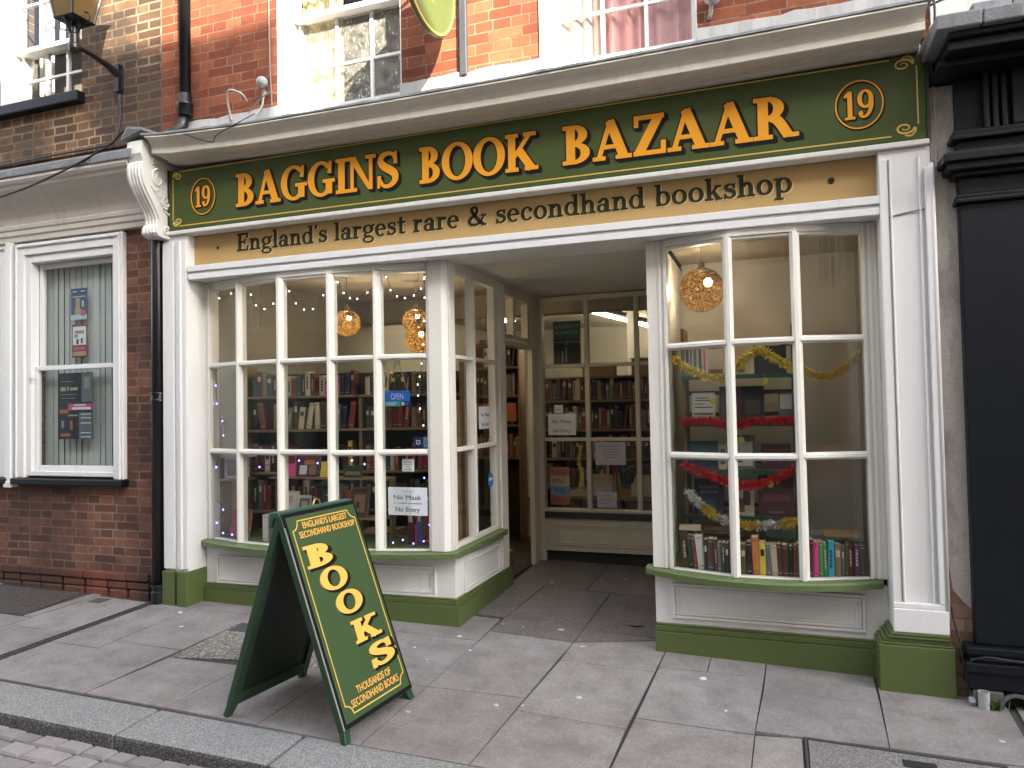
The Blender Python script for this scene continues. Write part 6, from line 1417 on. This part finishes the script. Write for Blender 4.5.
flat('notice', 'tiny white printed card above the mask notice in the left window', 'notice', *glass_rect(402, 459, 414, 471.5), PAPER, [(.2, .7, .8, .76, INKG), (.15, .55, .85, .6, INKG), (.35, .38, .65, .44, INKG), (.2, .15, .8, .2, INKG)])
BLU = plain('open_blue', (.02, .17, .80), .45); TEALM = plain('open_teal', (.02, .42, .40), .45); WHT = plain('print_white', (.75, .76, .78), .5); DKB = plain('deep_blue', (.015, .03, .16), .45)
r_ = glass_rect(385, 391, 410, 406, .05)
op_ = flat('open_sign', 'blue and teal OPEN sign hanging on a cord in the left window', 'sign', *r_, BLU, [(0, 0, .62, .32, TEALM), (.62, 0, 1, .32, DKB), (.66, .06, .78, .26, WHT), (.84, .1, .94, .22, BLU), (.05, .20, .5, .25, WHT), (.05, .09, .42, .14, WHT)], [('OPEN', .24, .44, .40, .50, WHT)])
cxo = (r_[0]+r_[1])/2; MB().tube([(r_[0]+.02, r_[4]-.002, r_[3]-.008), (cxo-.008, r_[4], r_[3]+.21), (cxo+.008, r_[4], r_[3]+.21), (r_[1]-.015, r_[4]-.002, r_[3]-.008)], .0025, 6).build('hanging_cord', plain('cord_tan', (.5, .38, .22), .7), op_)
flat('sticker', 'square dark blue sticker with white round emblem on the left window glass', 'sticker', *glass_rect(414, 437, 422.5, 447.5), DKB, [(.25, .3, .75, .7, WHT), (.38, .4, .62, .6, DKB)])
flat('sticker', 'square pale blue sticker beside the round emblem on the left window glass', 'sticker', *glass_rect(423.3, 437, 429.5, 447.5), plain('pale_blue', (.35, .48, .62), .5), [(.2, .55, .8, .62, DKB), (.2, .35, .8, .42, DKB)])
# on the return side glass
Mret = Matrix(((0, 0, 1, XR-.012), (1, 0, 0, .66), (0, 1, 0, 1.33), (0, 0, 0, 1)))
flat('notice', 'white No Mask No Entry notice in the narrow side pane by the doorway', 'notice', 0, .24, 0, .17, 0, PAPER, (), [('No Mask', .15, .56, .17, .70, INK), ('No Entry', .19, .13, .17, .62, INK)], Mx=Mret)
t = thing('sticker', (XR, .83, .95), 'oval blue sticker on the lower side pane by the doorway', 'sticker')
m = MB(); m.lathe((XR-.012, .87, .93), [(0, 0), (.055, 0), (.055, .002), (0, .002)], 24, (1, 0, 0)); ob = m.build('disc', plain('sticker_blue', (.02, .18, .50), .4), t)
m = MB(); m.box(XR-.0098, .835, .925, XR-.009, .905, .95); m.build('print', WHT, t)
def back_rect(px0, py0, px1, py1, y=BY+.022): a, b = U(px0, py0, y), U(px1, py1, y); return a.x, b.x, min(a.z, b.z), max(a.z, b.z), y
DKG = plain('poster_green', (.02, .07, .045), .5); DKP = plain('poster_dark', (.02, .022, .02), .5); PSKY = plain('poster_sky', (.10, .11, .10), .5); GRY = plain('poster_grey', (.22, .22, .2), .5); PGL = plain('poster_letter', (.16, .26, .20), .5)
flat('poster', 'dark green railways poster in the top left pane of the porch window', 'poster', *back_rect(553, 322, 581, 363.5), DKG, [(0, 0, 1, .58, DKP), (.0, .44, 1, .54, PSKY), (.05, .40, .45, .50, DKP), (.55, .40, .95, .49, DKP), (.30, .04, .36, .30, GRY), (.44, .04, .49, .38, GRY)], [('RAILWAYS', .08, .84, .075, .86, PGL), ('ROCHESTER', .08, .70, .075, .86, PGL)])
m = MB()
flat('notice', 'white No Mask No Entry notice in the middle left pane of the porch window', 'notice', *back_rect(548, 414, 576, 435), PAPER, (), [('No Mask', .15, .56, .17, .70, INK), ('No Entry', .19, .13, .17, .62, INK)])
flat('notice', 'small white slip above the mask notice in the porch window', 'notice', *back_rect(554, 405, 563, 413), PAPER, [(.2, .4, .8, .5, INKG)])
flat('notice', 'white typed sheet in the lower middle pane of the porch window', 'notice', *back_rect(595, 442, 626, 465), plain('paper_grey', (.42, .42, .44), .8), [(.1, .8, .9, .84, INKG), (.2, .66, .8, .70, INKG), (.25, .54, .75, .58, INKG), (.2, .42, .8, .46, INKG), (.3, .30, .7, .34, INKG)])
flat('notice', 'white handwritten sheet at the bottom of the middle porch window pane', 'notice', *back_rect(597, 492, 617, 508), plain('paper_grey', (.42, .42, .44), .8), [(.1, .75, .7, .8, INKG), (.1, .5, .85, .55, INKG), (.1, .25, .6, .3, INKG)])
a_ = back_rect(550, 467, 570, 505)
flat('step_sign', 'tall sign reading PLEASE MIND THE STEP in the lower left porch pane', 'sign', *a_, plain('sign_cream', (.42, .34, .2), .6), [(0, .76, 1, 1, plain('sign_salmon', (.38, .14, .10), .6)), (0, .26, 1, .5, plain('sign_blue', (.12, .25, .40), .6)), (0, 0, 1, .255, plain('sign_red', (.36, .12, .10), .6))], [('PLEASE', .08, .82, .12, .84, INK), ('MIND', .12, .575, .12, .72, INK), ('THE', .22, .32, .12, .56, INK), ('STEP', .14, .07, .12, .72, INK)])
tinsel('tinsel', [U(581, 446, BY+.07), U(579, 462, BY+.07), U(582, 475, BY+.07), U(580, 488, BY+.07)], .022, [TG], 'yellow tinsel strand hanging beside the step sign in the porch window', 260, 'tinsel strand in the porch window')
# posters in the neighbour's window
def nb_rect(px0, py0, px1, py1, y): a, b = U(px0, py0, y), U(px1, py1, y); return a.x, b.x, min(a.z, b.z), max(a.z, b.z), y
yp = LW+.075
PB = plain('poster_blue', (.035, .09, .16), .6); PN = plain('poster_night', (.012, .02, .03), .5); PPK = plain('poster_pink', (.42, .09, .16), .5); PORG = plain('poster_orange', (.36, .11, .04), .5); PSNOW = plain('poster_snow', (.42, .50, .58), .6); PTAN = plain('poster_tan', (.36, .30, .16), .6); PSLATE = plain('poster_slate', (.10, .13, .15), .6); PMAR = plain('poster_maroon', (.20, .03, .06), .6)
flat('poster', 'blue winter poster at the top of the neighbouring sash window', 'poster', *nb_rect(71, 289, 87, 319, yp), PB, [(.0, .0, 1, .16, PSNOW), (.06, .80, .44, .97, DKB), (.56, .80, .94, .97, DKB), (.30, .30, .56, .68, PTAN), (.24, .16, .66, .34, PTAN), (.62, .12, .92, .30, PPK), (.7, .4, .8, .6, PSNOW), (.12, .88, .38, .92, PSNOW), (.62, .88, .88, .92, PSNOW), (.1, .72, .9, .745, PSNOW)])
flat('poster', 'white and maroon arched poster below the blue poster in the neighbouring window', 'poster', *nb_rect(72, 325, 87, 357, yp), PMAR, [(.06, .38, .94, .94, PAPER), (.2, .72, .8, .82, INKG), (.15, .60, .4, .70, INKG), (.3, .40, .45, .56, INK), (.6, .42, .72, .58, INK), (.06, .05, .94, .18, PTAN), (.1, .22, .9, .32, PPK)])
yp2 = LW+.032
flat('poster', 'dark poster with gold script in the lower neighbouring sash', 'poster', *nb_rect(59, 373.5, 92.5, 401.5, yp2), PN, [(.68, 0, 1, 1, PSLATE), (.75, .45, .92, .85, GRY), (.05, .38, .2, .52, PTAN), (.24, .40, .30, .52, PTAN), (.34, .40, .56, .50, PTAN), (.05, .70, .45, .72, GRY), (.05, .25, .55, .27, GRY), (.1, .12, .5, .14, GRY)])
flat('poster', 'dark poster with pink banner and orange shapes in the lower neighbouring sash', 'poster', *nb_rect(59, 402.5, 92.5, 439, yp2), PN, [(.60, 0, 1, .72, PSLATE), (.28, .78, 1, .96, PPK), (.40, .80, .95, .86, PAPER), (.45, .90, .80, .93, PAPER), (.02, .70, .28, .80, PORG), (.28, .62, .56, .66, PTAN), (.05, .08, .34, .15, PORG), (.66, .66, .96, .68, PAPER), (.66, .56, .96, .58, PAPER), (.66, .42, .96, .44, PAPER), (.66, .16, .96, .18, PAPER), (.66, .05, .96, .07, PAPER), (.08, .3, .15, .5, GRY), (.35, .25, .42, .5, PORG)])

# ---- labels for the books: each from its colour, its shelf and its neighbours
byp = {}
for b in BOOKS: byp.setdefault(b[4], []).append(b)
seen = {}
ORD = ['first', 'second', 'third', 'fourth', 'fifth', 'sixth', 'seventh', 'eighth', 'ninth', 'tenth', 'eleventh', 'twelfth', 'thirteenth', 'fourteenth', 'fifteenth', 'sixteenth', 'seventeenth', 'eighteenth', 'nineteenth', 'twentieth', 'twenty first', 'twenty second', 'twenty third', 'twenty fourth', 'twenty fifth', 'twenty sixth', 'twenty seventh', 'twenty eighth', 'twenty ninth', 'thirtieth', 'thirty first', 'thirty second', 'thirty third', 'thirty fourth', 'thirty fifth', 'thirty sixth', 'thirty seventh', 'thirty eighth', 'thirty ninth', 'fortieth', 'forty first', 'forty second', 'forty third', 'forty fourth', 'forty fifth', 'forty sixth', 'forty seventh', 'forty eighth', 'forty ninth', 'fiftieth']
for place, lst in byp.items():
    lst.sort(key=lambda b: b[5])
    labs = []
    for i, (o, c, w, h, pl, xx, ex) in enumerate(lst):
        l = lst[i-1][1] if i else None; r = lst[i+1][1] if i+1 < len(lst) else None
        if l and r: s = '%s book between %s and %s on %s' % ((ex+' '+c).strip(), l, r, pl)
        elif r: s = '%s book at the left end of %s' % ((ex+' '+c).strip(), pl)
        else: s = '%s book at the right end of %s' % ((ex+' '+c).strip(), pl)
        labs.append(s.replace('dark green', 'green') if len(s.split()) > 16 else s)
    for i, b in enumerate(lst):
        s = labs[i]
        if labs.count(s) > 1: s = '%s book, %s from left, on %s' % (b[1], ORD[i], b[4])
        tag(b[0], s.replace(',', '').strip(), 'book', 'books on the '+place.replace(',', ''))

# ================================================================== ACROSS THE STREET (unseen, rooflines shaped to place the sun patches, shows in the shop glass)
def opposite(x0, x1, h, c, nwin, label, shop_c):
    t = thing('opposite_building', ((x0+x1)/2, -9.6, 0), label, 'building', 'unseen buildings on the opposite side of the street')
    wallm = paint('opposite_wall_'+str(int(x0+50)), c, .8, .08, .2)
    wz = []; L = (x1-x0)/nwin; hs_ = []
    for k in range(nwin):
        for z in (3.9, 6.6):
            if z+1.7 < h-.3: hs_.append((x0+L*(k+.28), x0+L*(k+.72), z, z+1.7))
    m = MB(); wall_pieces(m, x0, x1, 3.2, h, -9.9, -9.6, hs_); m.box(x0, -16, -1, x1, -15.7, 9.2); m.box(x0, -15.7, 3.2, x0+.3, -9.9, 9.2); m.box(x1-.3, -15.7, 3.2, x1, -9.9, 9.2); m.box(x0+.3, -15.7, 8.9, x1-.3, -9.9, 9.19); m.build('wall', wallm, t)  # street wall rises as a thin parapet to shape the sunlight
    m = MB(); m.box(x0, -9.62, 3.0, x1, -9.35, 3.2); m.box(x0, -9.9, -1.2, x1, -9.58, .5)
    for k in range(nwin+1): xx = x0+L*k; m.box(max(x0, xx-.18), -9.9, .5, min(x1, xx+.18), -9.5, 3.0)
    m.build('shopfront', paint('opposite_shopfront_'+str(int(x0+50)), shop_c, .5), t)
    g = MB(); g.box(x0+.2, -9.85, .5, x1-.2, -9.82, 3.0); g.build('shop_windows', plain('dim_glass', (.05, .055, .06), .08), t)
    for (a, b, z0, z1) in hs_:
        m = MB(); m.box(a, -9.75, z0, a+.08, -9.64, z1); m.box(b-.08, -9.75, z0, b, -9.64, z1); m.box(a+.08, -9.74, z1-.08, b-.08, -9.65, z1); m.box(a+.08, -9.74, z0, b-.08, -9.6, z0+.08); m.box(a+.08, -9.73, (z0+z1)/2-.03, b-.08, -9.66, (z0+z1)/2+.03)
        for f in (.333, .667): xx = a+(b-a)*f; m.box(xx-.015, -9.725, z0+.08, xx+.015, -9.67, z1-.08)
        wn = m.build('window', WHITE, t); p = MB(); p.box(a+.05, -9.72, z0+.05, b-.05, -9.71, z1-.05); p.build('panes', plain('dim_glass', (.05, .055, .06), .08), wn)
opposite(-24, -10, 11.4, (.40, .33, .26), 6, 'unseen tall cream building across the street at the left end', (.16, .10, .08))
opposite(-10, 4.2, 11.3, (.62, .57, .50), 6, 'unseen long cream rendered building directly across the street', (.10, .11, .10))
opposite(4.2, 6.40, 11.25, (.45, .22, .14), 1, 'unseen narrow brick building across the street to the right shaped to shade', (.3, .3, .3))
opposite(6.40, 7.32, 11.2, (.5, .48, .44), 1, 'unseen very narrow pale house across the street shaped to shade', (.1, .15, .2))
opposite(7.32, 10.34, 10.28, (.5, .42, .33), 2, 'unseen lower rendered house across the street shaped to let the sun through', (.3, .1, .08))
opposite(10.34, 24, 11.9, (.40, .18, .12), 6, 'unseen tall brick building across the street at the right end', (.2, .25, .3))

# ================================================================== LIGHT
EL, AZ = rad(25), rad(48)
tos = Vector((math.sin(AZ)*math.cos(EL), -math.cos(AZ)*math.cos(EL), math.sin(EL)))
sd_ = bpy.data.lights.new('sun', 'SUN'); so = bpy.data.objects.new('sun', sd_); COL.objects.link(so)
so.location = (8, -8, 14); so.rotation_euler = tos.to_track_quat('Z', 'Y').to_euler(); sd_.energy = 3.2; sd_.angle = rad(.53); sd_.color = (1, .90, .74)
wl = bpy.data.worlds.new('World'); S.world = wl; wl.use_nodes = True
nt = wl.node_tree; nt.nodes.clear()
out = nt.nodes.new('ShaderNodeOutputWorld'); bg = nt.nodes.new('ShaderNodeBackground'); sk = nt.nodes.new('ShaderNodeTexSky'); hs2 = nt.nodes.new('ShaderNodeHueSaturation')
sk.sky_type = 'NISHITA'; sk.sun_disc = False; sk.sun_elevation = EL; sk.sun_rotation = math.pi-AZ; sk.dust_density = 2.0; sk.air_density = 1.0
hs2.inputs['Saturation'].default_value = .38
nt.links.new(sk.outputs[0], hs2.inputs['Color']); nt.links.new(hs2.outputs[0], bg.inputs[0]); nt.links.new(bg.outputs[0], out.inputs[0]); bg.inputs[1].default_value = .15
vs = S.view_settings; vs.view_transform = 'Standard'; vs.look = 'None'; vs.gamma = 1; vs.use_curve_mapping = False; vs.exposure = 2.95
S.cycles.use_denoising = True; S.cycles.max_bounces = 10; S.cycles.transparent_max_bounces = 16; S.cycles.sample_clamp_indirect = 6
S.cycles.caustics_reflective = False; S.cycles.caustics_refractive = False
